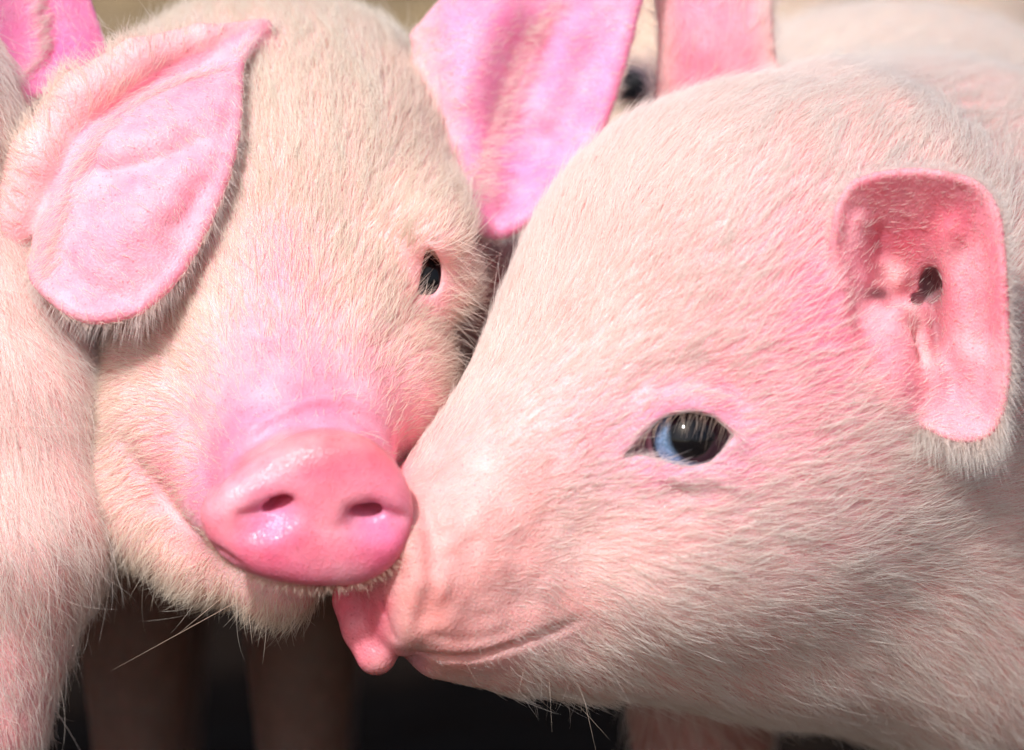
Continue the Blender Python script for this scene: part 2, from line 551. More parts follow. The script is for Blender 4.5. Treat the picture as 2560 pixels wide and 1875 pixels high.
def set_attr(o, name, arr, kind='FLOAT'):
    a = o.data.attributes.new(name, 'FLOAT_COLOR' if kind == 'COLOR' else 'FLOAT', 'POINT')
    if kind == 'COLOR':
        c = np.ones((len(arr), 4), np.float32); c[:, :3] = arr
        a.data.foreach_set('color', c.ravel())
    else:
        a.data.foreach_set('value', np.asarray(arr, np.float32))

def vnormals(V, Q):
    n = np.cross(V[Q[:, 2]] - V[Q[:, 0]], V[Q[:, 3]] - V[Q[:, 1]])
    out = np.zeros_like(V)
    for k in range(4): np.add.at(out, Q[:, k], n)
    out = -out         # left-handed frame
    return out / (np.linalg.norm(out, axis=1, keepdims=True) + 1e-9)

def project(V):
    k = 1 + V[:, 1] / DIST
    return np.stack([1280 + (V[:, 0] - 1280) / k, 937.5 + (V[:, 2] - 937.5) / k], 1)

def noise3(p, scale, seed=0):
    """cheap smooth pseudo-noise, -1..1"""
    r = np.random.default_rng(seed)
    out = 0
    for i in range(5):
        w = r.normal(size=3); w /= np.linalg.norm(w)
        out = out + np.sin((p @ w) / scale * (1 + 0.35*i) * 2 + r.uniform(0, 6.28))
    return out / 3.0

def make_curves(name, pts, rad, mat, parent, org, tip=0.15):
    """pts: (n, m, 3) in photo space; rad (n,) in metres"""
    n, m = pts.shape[:2]
    W = to_world(pts.reshape(-1, 3)) - org
    cu = bpy.data.hair_curves.new(name)
    cu.add_curves([m] * n)
    cu.attributes['position'].data.foreach_set('vector', W.astype(np.float32).ravel())
    ra = cu.attributes.get('radius') or cu.attributes.new('radius', 'FLOAT', 'POINT')
    prof = np.interp(np.linspace(0, 1, m), [0, 0.35, 1], [1.0, 0.9, tip])
    ra.data.foreach_set('value', (np.asarray(rad)[:, None] * prof[None, :]).astype(np.float32).ravel())
    cu.materials.append(mat)
    o = bpy.data.objects.new(name, cu)
    COL.objects.link(o)
    o.parent = parent
    o['kind'] = 'stuff'
    return o

def grow_fur(V, N, Q, count, dens, length, flow, lift, parent, org, mat=None, rad=4.2e-5, seg=5, wild=0.24, seed=1, clump=0.65, lock=0.5):
    r = np.random.default_rng(seed)
    a, b, c, d = (V[Q[:, k]] for k in range(4))
    area = 0.5 * np.linalg.norm(np.cross(c - a, d - b), axis=1)
    w = area * dens[Q].mean(1)
    w = w / w.sum()
    fi = r.choice(len(Q), size=count, p=w)
    u, s = r.random(count), r.random(count)
    wt = np.stack([(1-u)*(1-s), u*(1-s), u*s, (1-u)*s], 1)
    def lerp(A):
        A4 = A[Q[fi]]
        return (A4 * (wt[:, :, None] if A.ndim == 2 else wt)).sum(1)
    p, n = lerp(V), lerp(N)
    n /= np.linalg.norm(n, axis=1, keepdims=True) + 1e-9
    L = lerp(length) * np.exp(r.normal(size=count) * 0.22)
    dr = lerp(flow)
    lf = lerp(lift)
    # wander of the lie of the coat: broad noise plus hair-to-hair scatter
    t2 = np.cross(n, dr)
    t2 /= np.linalg.norm(t2, axis=1, keepdims=True) + 1e-9
    ang = clump * (0.6 * noise3(p, 60, seed) + 0.5 * noise3(p, 22, seed + 1)) * 0.5 + r.normal(size=count) * wild
    dr = dr - n * (dr * n).sum(1, keepdims=True)
    dr /= np.linalg.norm(dr, axis=1, keepdims=True) + 1e-9
    t2 = np.cross(n, dr)
    dr = dr * np.cos(ang)[:, None] + t2 * np.sin(ang)[:, None]
    bend = r.normal(size=count) * 0.18
    lf = np.clip(lf * np.exp(r.normal(size=count) * 0.3), 0.03, 1.2)
    ts = np.linspace(0, 1, seg)
    pts = np.empty((count, seg, 3))
    for i, q in enumerate(ts):
        pts[:, i] = p - n * 2 + (L * q)[:, None] * (dr + t2 * (bend * q)[:, None]) + n * (L * lf * (q - 0.35*q*q))[:, None]
    # neighbouring hairs lean together into small locks
    cell = np.floor(p / 24 + 0.6 * np.stack([noise3(p, 40, seed + 2 + j) for j in range(3)], 1)).astype(np.int64)
    key = (cell[:, 0] * 73856093) ^ (cell[:, 1] * 19349663) ^ (cell[:, 2] * 83492791)
    _, inv = np.unique(key, return_inverse=True)
    cnt = np.bincount(inv)
    tip = pts[:, -1]
    mean = np.stack([np.bincount(inv, tip[:, j]) / cnt for j in range(3)], 1)[inv]
    pull = (mean - tip) * (lock * r.uniform(0.3, 1.0, count))[:, None]
    for i, q in enumerate(ts):
        pts[:, i] += pull * q**1.5
    return make_curves('fur', pts, rad * np.exp(r.normal(size=count) * 0.25), mat or MAT_FUR, parent, org)

def empty(name, loc, label, cat, group=None):
    o = bpy.data.objects.new(name, None)
    COL.objects.link(o)
    o.location = loc
    o['label'] = label; o['category'] = cat
    if group: o['group'] = group
    o.empty_display_size = 0.05
    return o

def eyeball(center, r, look, parent, org, mat):
    """sphere with a slight corneal bulge; local +Z looks out"""
    nu, nv = 40, 28
    V, Fc = [], []
    for j in range(nv + 1):
        th = math.pi * j / nv
        bul = 1 + 0.05 * math.exp(-(th / 0.5)**2)
        for i in range(nu):
            ph = 2 * math.pi * i / nu
            V.append((math.sin(th)*math.cos(ph)*bul, math.sin(th)*math.sin(ph)*bul, math.cos(th)*bul))
    for j in range(nv):
        for i in range(nu):
            Fc.append((j*nu+i, (j+1)*nu+i, (j+1)*nu+(i+1) % nu, j*nu+(i+1) % nu))
    me = bpy.data.meshes.new('eye')
    me.from_pydata([tuple(c * r * S for c in v) for v in V], [], Fc)
    me.validate()
    me.polygons.foreach_set('use_smooth', [True]*len(me.polygons))
    me.materials.append(mat)
    o = bpy.data.objects.new('eye', me)
    COL.objects.link(o)
    o.parent = parent
    o.location = to_world([center])[0] - org
    o.rotation_euler = Vector(vec_world([look])[0]).to_track_quat('Z', 'Y').to_euler()
    return o

DOWN = np.array([0, sp_, cp])          # world down, in photo space
BACK = np.array([0, cp, -sp_])         # world "away", level
def ground_at(p):
    """drop a photo-space point to the ground"""
    z = to_world([p])[0, 2]
    return np.asarray(p, float) + DOWN * (z / S)

def net(rows, n=36):
    A = np.array([[P(*c) for c in r] for r in rows])
    B = np.stack([curve_pts(A[:, j], n) for j in range(A.shape[1])], 1)
    return np.stack([curve_pts(B[i], n) for i in range(n)], 0)

def ridge(sh, path, width, amount):
    """press a fold into an ear sheet (amount > 0 sinks it away from the camera)"""
    c = curve_pts(path, 60)
    pr = project(sh.reshape(-1, 3))
    d2 = ((pr[:, None, :] - c[None])**2).sum(2)
    j = d2.argmin(1)
    fade = np.interp(j, [0, 10, 49, 59], [0.1, 1, 1, 0.1])
    out = sh.reshape(-1, 3).copy()
    out[:, 1] += amount * np.exp(-d2.min(1) / width**2) * fade
    return out.reshape(sh.shape)

def leg(sc, hip, rad, toe_fwd=np.array([0, -1.0, 0])):
    hip = np.asarray(hip, float)
    g = ground_at(hip)
    L = g - hip
    knee = hip + L * 0.45 + toe_fwd * 30
    fet = hip + L * 0.82
    toe = g - DOWN * 45
    sc.limb([hip, knee, fet, toe], [rad, rad*0.62, rad*0.42, rad*0.5], k=80)
    sc.ellipsoid(toe + toe_fwd * 45, (rad*0.42, rad*0.55, 48), k=20)
    # cloven toe
    sc.ellipsoid(toe + toe_fwd * 90 + DOWN * 10, (7, 60, 60), k=6, op='cut')

def region(V, c, r):
    return np.exp(-(((V - c) / r)**2).sum(1))

def mixc(base, col, w):
    w = np.clip(w, 0, 1)[:, None]
    return base * (1 - w) + np.asarray(col) * w

PALE = (0.82, 0.50, 0.48)
BODY = (0.80, 0.67, 0.58)
LEG_SHADE = (0.10, 0.036, 0.026)  # dark tone that paints shade onto legs and belly
PINK = (0.86, 0.34, 0.40)
HOT = (0.92, 0.25, 0.33)
EARP = (0.92, 0.37, 0.47)

# ------------------------------------------------------------------ shared piglet pieces
def disc(sc, c, nrm, down, outline, hy, k, ex=3.0):
    """the snout's flat end: outline = offsets (across, down) round the rim"""
    c = np.asarray(c, float); n = unit(nrm)
    b = np.asarray(down, float); b = unit(b - n * (b @ n))
    a = np.cross(b, n)
    if a[0] < 0: a = -a
    o = np.asarray(outline, float)
    ang = np.arctan2(o[:, 1], o[:, 0]); R = np.hypot(o[:, 0], o[:, 1])
    i = np.argsort(ang); ang, R = ang[i], R[i]
    A3 = np.concatenate([ang - 2*np.pi, ang, ang + 2*np.pi]); R3 = np.concatenate([R, R, R])
    qa, qr = spline(A3, R3, 1200)
    m = R.max() + 120
    def fn(X, Y, V):
        x, y, v = X - c[0], Y - c[1], V - c[2]
        da = a[0]*x + a[1]*y + a[2]*v; db = b[0]*x + b[1]*y + b[2]*v; dn = n[0]*x + n[1]*y + n[2]*v
        rho = np.sqrt(da*da + db*db)
        Rq = np.interp(np.arctan2(db, da), qa, qr)
        return (((rho / Rq)**ex + np.abs(dn / hy)**ex)**(1/ex) - 1) * hy
    sc.put(fn, c - m, c + m, k)
    return a, b, n

def near_sheet(V, pts, maxd):
    """which vertices lie on that sheet, and on which side (+1/-1)"""
    m, n = pts.shape[:2]
    W = pts.reshape(-1, 3)
    lo, hi = W.min(0) - maxd, W.max(0) + maxd
    I = np.where(((V > lo) & (V < hi)).all(1))[0]
    faces = [(i*n+j, (i+1)*n+j, (i+1)*n+j+1, i*n+j+1) for i in range(m-1) for j in range(n-1)]
    tree = BVHTree.FromPolygons([tuple(v) for v in W], faces)
    on = np.zeros(len(V)); side = np.zeros(len(V)); uu = np.zeros(len(V)); ww = np.zeros(len(V))
    for i in I:
        q, nr, fi, d = tree.find_nearest(Vector(V[i]))
        if d < maxd:
            on[i] = 1
            side[i] = 1 if (Vector(V[i]) - q).dot(nr) > 0 else -1
            uu[i] = (fi // (n-1)) / (m-2); ww[i] = (fi % (n-1)) / (n-2)
    return on, side, uu, ww

EAR = {}
def finish_piglet(name, label, sc, base, paint, fur, eyes, group):
    V, Q = sc.mesh()
    N = vnormals(V, Q)
    org = to_world([base])[0]
    root = empty(name, org, label, 'piglet', group)
    body = mesh_obj('body', V, Q, MAT_SKIN, root, org)
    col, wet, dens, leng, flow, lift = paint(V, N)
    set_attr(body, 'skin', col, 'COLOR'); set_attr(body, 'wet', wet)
    # hair only where a camera near this one could see it
    set_attr(body, 'earskin', EAR.pop('mask', np.zeros(len(V))))
    px = project(V)
    vis = ((px[:, 0] > -500) & (px[:, 0] < 3060) & (px[:, 1] > -420) & (px[:, 1] < 2300))
    dens = dens * vis * np.clip(0.75 - N[:, 1] * 1.0, 0.0, 1.0)
    dens = dens * np.clip(1.15 - V[:, 1] / 2600, 0.25, 1)
    for kw in fur:
        kk = dict(kw)
        ls = kk.pop('lscale', 1.0); dm = kk.pop('dmask', None); lm = kk.pop('lmul', 1.0)
        d2 = dens if dm is None else dm(V, N) * vis
        grow_fur(V, N, Q, kk.pop('count'), d2, leng * ls if kk.get('flen') is None else np.full(len(V), kk.pop('flen')),
                 flow, lift * lm, root, org, **kk)
    for c, r, look, em in eyes:
        eyeball(c, r, look, root, org, em)
    return root, body, V, N, Q, org

def hair_tufts(name, roots, dirs, lens, rad, parent, org, mat, seg=6, droop=0.0, scatter=0.15, seed=3, curl=0.0):
    r = np.random.default_rng(seed)
    n = len(roots)
    roots = np.asarray(roots, float); dirs = np.asarray(dirs, float)
    dirs = dirs / (np.linalg.norm(dirs, axis=1, keepdims=True) + 1e-9) + r.normal(size=(n, 3)) * scatter
    dirs /= np.linalg.norm(dirs, axis=1, keepdims=True)
    lens = np.asarray(lens) * np.exp(r.normal(size=n) * 0.2)
    sd = np.cross(dirs, r.normal(size=(n, 3))); sd /= np.linalg.norm(sd, axis=1, keepdims=True) + 1e-9
    pts = np.empty((n, seg, 3))
    for i, q in enumerate(np.linspace(0, 1, seg)):
        pts[:, i] = roots + dirs * (lens * q)[:, None] + DOWN * (lens * droop * q * q)[:, None] + sd * (lens * curl * q * q)[:, None]
    return make_curves(name, pts, np.full(n, rad), mat, parent, org)

DISC_OUT = np.array([(840, 1073), (930, 1090), (990, 1140), (1030, 1210), (1040, 1275), (1025, 1345), (990, 1400), (930, 1437),
                     (840, 1450), (740, 1442), (640, 1415), (570, 1370), (535, 1320), (524, 1265), (550, 1216), (612, 1168),
                     (690, 1115), (765, 1082)], float) - np.array([785, 1265])

# ------------------------------------------------------------------ the piglet facing the camera
def front_piglet():
    sc = Sculpt(graded(-700, 60, 1620, 1700, 9), graded(-560, -520, 560, 4300, 10), graded(-420, -60, 1560, 3500, 9))
    fr = Frame((785, -330, 1262), (0.12, -0.82, 0.56), (0.12, -0.1, -1.0))
    # skull, muzzle
    loft(sc, fr, [-40, 120, 320, 560, 800, 1050, 1350, 1650],
         [150, 185, 240, 365, 505, 600, 610, 540],
         [-190, -215, -270, -330, -400, -470, -520, -520],
         [205, 215, 262, 345, 415, 455, 470, 450],
         (-100, -520, -420), (1500, 1500, 1800), k=40, cap0=60)
    # jowls and cheeks
    for s in (-1, 1):
        sc.ellipsoid(fr.at(690, -150, 228 if s > 0 else -270), (200, 330, 230), k=120, R=fr.rot())
        sc.ellipsoid(fr.at(300, -150, s*150), (130, 220, 120), k=80, R=fr.rot())   # upper lip pads
        if s > 0: sc.ellipsoid(fr.at(770, 395, s*318), (95, 170, 80), k=110, R=fr.rot())     # brow
    sc.ellipsoid(P(420, 1060, 180), (185, 210, 230), k=110)
    sc.ellipsoid(P(1000, 955, 185), (132, 200, 180), k=110)
    # lower jaw
    sc.limb([P(690, 1432, -40), P(520, 1382, 60), P(340, 1230, 190)], [70, 112, 185], k=110)
    sc.limb([fr.at(150, -330, -10), fr.at(420, -370, 0), fr.at(800, -430, 0)], [105, 170, 300], k=70)
    # snout disc
    a, b, n = disc(sc, (785, -372, 1265), (0.09, -0.97, 0.16), (0.0, 0, 1), DISC_OUT, 94, 22, ex=3.0)
    # neck, trunk
    sc.limb([fr.at(1200, 40, 0), (640, 1250, 830), (480, 2200, 650), (440, 3000, 480)], [500, 690, 740, 640], k=160)
    sc.ellipsoid(P(1130, 780, 740), (230, 270, 280), k=150)       # side of the neck
    for hip, rd in (((250, 1150, 1330), 190), ((700, 1150, 1330), 190), ((200, 3050, 1000), 220), ((680, 3050, 1000), 220)):
        leg(sc, hip, rd)
    # ears
    earL = net([[(655, 72, 290), (430, 118, 230), (250, 225, 165), (140, 420, 120), (85, 660, 20)],
                [(632, 105, 225), (450, 190, 115), (290, 320, 30), (185, 510, -30), (112, 715, -80)],
                [(604, 140, 165), (520, 300, 0), (415, 455, -90), (300, 625, -125), (215, 786, -140)],
                [(588, 165, 140), (580, 330, 15), (538, 485, -65), (448, 665, -115), (348, 772, -145)]], 60)
    earL = ridge(earL, [(190, 450), (330, 428), (440, 392), (545, 330)], 30, 26)
    earL = ridge(earL, [(230, 380), (330, 352), (470, 300)], 36, -24)
    earL = ridge(earL, [(215, 345), (320, 255), (430, 206), (575, 150)], 26, 52)
    earL = ridge(earL, [(400, 590), (465, 530), (505, 440)], 30, 14)
    earL = ridge(earL, [(250, 640), (340, 560), (400, 480)], 60, -14)
    earL = ridge(earL, [(160, 640), (230, 720), (330, 740)], 30, 10)
    sc.sheet(earL, 34, k=34)
    sc.limb(earL[-1][::5], [20]*len(earL[-1][::5]), k=14)
    sc.limb(earL[:, -1][::5], [20]*len(earL[:, -1][::5]), k=14)
    sc.limb([P(660, 68, 285), P(500, 100, 190), P(340, 152, 135), P(205, 245, 115), P(105, 400, 110), P(30, 560, 130)], [18, 40, 56, 70, 84, 90], k=30)
    earR = net([[(1040, 90, 480), (1075, 220, 430), (1120, 370, 390), (1160, 510, 350)],
                [(1170, -40, 420), (1190, 150, 400), (1190, 340, 400), (1190, 552, 355)],
                [(1370, -130, 430), (1330, 100, 490), (1275, 330, 480), (1245, 578, 385)],
                [(1620, -170, 400), (1552, 130, 430), (1462, 380, 420), (1325, 540, 370)]], 44)
    earR = ridge(earR, [(1235, 400), (1290, 220), (1390, 40)], 38, 40)
    earR = ridge(earR, [(1330, 330), (1400, 180), (1450, 30)], 45, -26)
    earR = ridge(earR, [(1130, 300), (1200, 120), (1300, -20)], 50, -22)
    earR = ridge(earR, [(1230, 540), (1330, 430), (1400, 300)], 40, 16)
    sc.sheet(earR, 36, k=40)
    sc.limb(earR[-1][::4], [21]*len(earR[-1][::4]), k=14)
    sc.limb(earR[:, -1][8::4], [20]*len(earR[:, -1][8::4]), k=14)
    # nostrils: each runs in and up under an overhanging lip, its floor sloping out into a shallow bowl
    for (hx, hv, bx, bv, tilt) in ((690, 1262, 668, 1300, -0.45), (918, 1280, 944, 1310, 0.30)):
        ct, st = math.cos(tilt), math.sin(tilt)
        Rr = np.array([[ct, 0, st], [0, 1, 0], [-st, 0, ct]])
        s0 = sc.surf(bx, bv)
        sc.ellipsoid(s0 + np.array([0, -10, 0]), (74, 36, 36), k=44, R=Rr, op='cut')
        s1 = sc.surf(hx, hv)
        ax_ = unit((0, 0.80, -0.60)); bx_ = unit((ct, 0, st)); cx_ = np.cross(ax_, bx_)
        sc.ellipsoid(s1 + ax_ * 34, (112, 38, 21), k=10, R=np.stack([ax_, bx_, cx_]), op='cut')
    sc.emboss(sc.path([(700, 1240), (665, 1270), (630, 1284), (590, 1290)]), 11, 9)
    sc.emboss(sc.path([(925, 1252), (955, 1276), (985, 1290), (1015, 1298)]), 11, 9)
    # crease under the nostril bar
    sc.emboss(sc.path([(760, 1310), (830, 1322), (890, 1312)]), 14, 3)
    # the disc's upper rim stands clear of the muzzle
    sc.emboss(sc.path([(528, 1236), (560, 1192), (612, 1150), (690, 1098), (765, 1064), (842, 1054), (930, 1070), (998, 1122)], 60), 13, 20)
    # folds above the disc
    for pts, w, am in (([(600, 1130), (690, 1062), (790, 1022), (880, 1030), (950, 1075)], 20, 26),
                       ([(590, 1110), (680, 1040), (790, 1000), (890, 1008), (960, 1050)], 16, -16),
                       ([(640, 1045), (740, 985), (830, 968), (910, 985)], 20, 16)):
        sc.emboss(sc.path(pts), w, am)
    # mouth line, cheek creases
    sc.emboss(sc.path([(392, 1190), (410, 1240), (470, 1312), (540, 1372), (620, 1425)]), 12, 8)
    sc.emboss(sc.path([(300, 1090), (335, 1140), (370, 1195)]), 24, 12)
    sc.emboss(sc.path([(930, 545), (1010, 575), (1085, 598)]), 46, -16)
    sc.emboss(sc.path([(860, 560), (845, 660), (830, 780)]), 75, 12)
    sc.emboss(sc.path([(1060, 790), (1000, 830), (930, 870)]), 30, 9)
    # eye
    es = sc.surf(1072, 690)
    ec = es + np.array([-12, 105, 4])
    sc.ellipsoid(ec, (132, 132, 132), k=50)
    def almond(X, Y, V):
        k = 1 + Y / DIST
        px = 1280 + (X - 1280) / k; py = 937.5 + (V - 937.5) / k
        l = np.interp(py, [615, 630, 725, 764], [1074, 1062, 1045, 1031])
        r = np.interp(py, [615, 632, 655, 690, 720, 740, 764], [1074, 1090, 1101, 1103, 1097, 1080, 1031])
        d = np.maximum(l - px, px - r)
        d = np.maximum(d, np.maximum(622 - py, (py - 737) * 0.8))
        return np.maximum(d, Y - (ec[1] + 30))
    sc.put(almond, ec - 220, ec + 220, 5, 'cut')
    sc.emboss(sc.path([(1044, 738), (1036, 755), (1028, 772)], 12), 8, 12)
    eyes = [(ec, 116, (0.62, -0.72, -0.16), MAT_EYE_DARK)]

    nosec = np.array([785, -330, 1265.])
    hl = sc.surf(690, 720)
    def paint(V, N):
        n = len(V)
        col = np.tile(np.array(PALE), (n, 1))
        pr = project(V)
        tt = -((V - fr.O) @ fr.f); hh = (V - fr.O) @ fr.u
        col = mixc(col, BODY, np.clip((V[:, 1] - 600) / 500, 0, 1))
        muzzle = np.clip((520 - tt) / 350, 0, 1) * np.clip((hh + 330) / 200, 0, 1) * (V[:, 1] < 500)
        col = mixc(col, (0.87, 0.31, 0.44), muzzle)
        col = mixc(col, (0.88, 0.30, 0.40), 0.9 * region(V, hl, np.array([130, 300, 230])))
        dd = V - np.array([785, -372, 1265])
        dn = dd @ unit((0.09, -0.97, 0.16))
        rho = np.sqrt(np.maximum((dd**2).sum(1) - dn**2, 0))
        disc_w = np.clip((dn + 62) / 36, 0, 1) * (rho < 330)
        col = mixc(col, HOT, disc_w)
        col = mixc(col, (0.92, 0.27, 0.28), 0.7 * disc_w * np.clip((1180 - V[:, 2]) / 90, 0, 1))
        bow = region(V, sc.surf(680, 1300), 70) + region(V, sc.surf(940, 1310), 70)
        col = mixc(col, (0.74, 0.34, 0.60), 0.55 * bow)
        lowd = np.clip((V[:, 2] - 1290) / 130, 0, 1) * disc_w
        col = mixc(col, (0.90, 0.26, 0.39), 0.5 * lowd)
        wet = np.clip(np.clip(disc_w, 0, 1) * 0.42 + 0.5 * bow + 0.25 * muzzle, 0, 1)
        dens = np.ones(n); leng = np.full(n, 84.0); lift = np.full(n, 0.25)
        # flow: away from the nose, then sideways and down over the cheeks
        flow = V - (nosec + np.array([0, 60, -60]))
        flow /= np.linalg.norm(flow, axis=1, keepdims=True)
        flow[:, 2] += 0.75 * np.clip((np.abs(pr[:, 0] - 720) - 230) / 250, 0, 1) * np.clip((pr[:, 1] - 500) / 400, 0, 1)
        leng *= np.interp(tt, [0, 60, 200, 500, 900], [0.22, 0.3, 0.55, 0.9, 1.15])
        dens *= np.interp(tt, [0, 60, 200, 400, 700], [0.05, 0.08, 0.25, 0.75, 1.0])
        dens *= 1 - 0.6 * np.clip((460 - tt) / 150, 0, 1) * np.clip((hh + 60) / 120, 0, 1)
        dens *= 1 - 0.985 * disc_w
        dens *= 1 - 0.55 * region(V, hl, np.array([110, 300, 200]))
        leng = np.where(disc_w > 0.4, 10, leng)
        dens *= 1 - np.clip(1.5 * region(V, es + np.array([0, 10, 5]), np.array([62, 120, 85])), 0, 0.99)
        leng *= 1 - 0.5 * region(V, es, 90)
        jaw = np.clip((-hh - 230) / 120, 0, 1) * (tt < 900)
        dens = dens * (1 - jaw) + 0.9 * jaw * (1 - disc_w); leng = np.maximum(leng, 70 * jaw * (disc_w < 0.3)); lift *= 1 + 0.4 * jaw
        flow[:, 2] += 0.5 * jaw
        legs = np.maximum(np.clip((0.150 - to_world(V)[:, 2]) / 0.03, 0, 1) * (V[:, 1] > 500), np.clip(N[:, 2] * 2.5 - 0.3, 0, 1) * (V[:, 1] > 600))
        col = mixc(col, LEG_SHADE, 0.9 * legs); dens = dens * (1 - legs)  # shade under the body put into the colour of legs and undersides
        nk = region(V, P(1240, 760, 620), np.array([140, 400, 280])) * (V[:, 1] > 300)
        col = mixc(col, (0.50, 0.14, 0.14), nk); dens = dens * (1 - 0.95 * nk)  # maroon shade of the gap between the heads, painted on the neck
        col = mixc(col, (0.86, 0.36, 0.42), 0.8 * region(V, es + np.array([0, 0, 20]), np.array([60, 90, 110])))
        rid = np.zeros(n)
        for q_ in curve_pts([(640, 72), (500, 106), (340, 160), (205, 250), (110, 400), (40, 560)], 14):
            rid = np.maximum(rid, region(V, sc.surf(*q_), 85))
        col = mixc(col, (0.90, 0.42, 0.46), 0.95 * rid); dens = dens * (1 - 0.88 * rid); leng = leng * (1 - 0.3 * rid)
        for sh, inner in ((earL, -1), (earR, -1)):
            on, side, uu, ww = near_sheet(V, sh, 30)
            facing = (N[:, 1] < -0.05)
            inn = on * facing
            soft = inn * np.clip(uu * 4, 0, 1)
            col = mixc(col, EARP if sh is earL else (0.88, 0.32, 0.52), on * np.clip(uu * 3 + 0.3, 0, 1))
            dens = dens * (1 - 0.80 * soft)
            EAR['mask'] = EAR.get('mask', np.zeros(n)) + on
            leng = np.where(on > 0, np.where(facing, 30, 40), leng)
            lift = np.where(on > 0, 0.22, lift)
            e = sh[-1].mean(0) - sh[0].mean(0)
            flow = np.where((on > 0)[:, None], unit(e)[None, :], flow)
        return col, wet, dens, leng, flow, lift

    root, body, V, N, Q, org = finish_piglet('piglet',
        'cream piglet with round pink snout disc and one ear flopped over its eye', sc,
        ground_at((500, 1600, 800)), paint,
        [dict(count=110000, seed=11, mat=MAT_FUR_TAN), dict(count=6000, seed=12, lscale=1.45, lmul=1.4, rad=3.4e-5, wild=0.35, mat=MAT_FUR_TAN)], eyes,
        'piglets crowded together')
    # fringe along the edges of the ears
    r = np.random.default_rng(5)
    def fringe(edge, dirf, L, n, rad, seed, droop=0.15, scatter=0.18, spread=(6, 6, 6)):
        c = curve_pts(edge, 200)
        i = r.integers(0, 200, n)
        roots = c[i] + r.normal(size=(n, 3)) * np.array(spread)
        dirs = np.array([dirf(j / 199) for j in i])
        hair_tufts('ear_fringe', roots, dirs, L(i / 199.0), rad, root, org, MAT_FUR, droop=droop, scatter=scatter, seed=seed)
    fringe(earL[-1][8:], lambda q: (0.75 - 0.9*q, -0.12, 0.35 + 0.75*q), lambda q: 26 + 50*q, 520, 3.2e-5, 21)
    fringe(earL[:, -1], lambda q: (-0.75 + 0.6*q, -0.1, 0.8), lambda q: 50 + 20*q, 260, 3.2e-5, 22)
    mid = np.array([sc.surf(x, y) for x, y in curve_pts([(575, 170), (440, 215), (310, 290), (215, 420), (165, 560), (130, 690)], 80)])
    fringe(mid, lambda q: (-0.6 - 0.2*q, -0.25, 0.25 + 0.3*q), lambda q: 46 + 0*q, 1500, 3.2e-5, 23, scatter=0.3, spread=(24, 4, 14))
    mid2 = np.array([sc.surf(x, y) for x, y in curve_pts([(1400, 10), (1320, 80), (1270, 190), (1230, 310), (1195, 420), (1185, 500)], 80)])
    fringe(mid2, lambda q: (0.75, -0.4, -0.35), lambda q: 62 + 0*q, 1300, 3.2e-5, 24, scatter=0.35, spread=(26, 4, 10))
    fringe(earL[-1], lambda q: (0.8 - 0.8*q, -0.2, 0.2 + 0.7*q), lambda q: 24 + 10*q, 900, 3.0e-5, 25, scatter=0.5, spread=(9, 9, 9))
    fringe(earR[-1], lambda q: (0.8, -0.1, -0.3 + 0.8*q), lambda q: 26 + 0*q, 900, 3.0e-5, 26, scatter=0.5, spread=(9, 9, 9))
    fringe(earR[10:, -1], lambda q: (0.2, -0.2, 0.8), lambda q: 30 + 0*q, 500, 3.0e-5, 27, scatter=0.5, spread=(9, 9, 9))
    fringe(np.concatenate([earL[:, 0], earR[0][:3]])[:60], lambda q: (0.2, -0.3, -0.7), lambda q: 40 + 0*q, 300, 3.0e-5, 28, scatter=0.4, spread=(9, 9, 9))
    # rim whiskers of the disc
    ang = r.uniform(0.15, 2.95, 520)
    o = np.stack([np.interp(ang, *[z for z in (lambda an, R: (np.sort(an), R[np.argsort(an)]))(np.arctan2(DISC_OUT[:, 1], DISC_OUT[:, 0]), np.hypot(DISC_OUT[:, 0], DISC_OUT[:, 1]))])], 0)[0]
    roots = np.stack([785 + np.cos(ang)*o*1.0, np.full(len(ang), -385.) + r.uniform(0, 60, len(ang)), 1265 + np.sin(ang)*o*1.0], 1)
    hair_tufts('rim_hair', roots, np.stack([np.cos(ang), -0.3 + 0*ang, np.sin(ang)], 1), np.full(len(ang), 24.), 4.0e-5, root, org, MAT_LASH, scatter=0.3, seed=31, curl=0.4)
    # lashes
    rt = np.stack([np.linspace(1060, 1090, 12), np.full(12, es[1] - 22), 622 + 26*np.abs(np.linspace(-0.5, 1, 12))], 1)
    hair_tufts('eyelash', rt, np.tile([0.8, -0.35, 0.45], (12, 1)), np.linspace(70, 120, 12), 3.4e-5, root, org, MAT_LASH, seed=32, droop=0.3)
    # wisps by the brow that reach over the gap
    k_ = 90
    rt = np.array([sc.surf(a_, b_) for a_, b_ in zip(r.uniform(1112, 1145, k_), r.uniform(590, 900, k_))])
    hair_tufts('brow_wisp', rt, np.stack([0.8 + 0.2*r.random(k_), -0.25 + 0*rt[:, 0], r.normal(size=k_)*0.3 + 0.25], 1), r.uniform(70, 150, k_), 3.0e-5, root, org, MAT_FUR_TAN, seed=34, droop=0.25)
    # chin whiskers
    rt = np.array([sc.surf(600, 1500), sc.surf(660, 1510), sc.surf(560, 1490), sc.surf(620, 1515)])
    hair_tufts('whisker', rt, [(-0.9, -0.2, 0.45), (-0.3, -0.1, 0.9), (-0.7, -0.3, 0.5), (0.1, -0.2, 0.9)], [300, 120, 140, 90], 5e-5, root, org, MAT_LASH, seed=33, scatter=0.05)
    return sc, fr

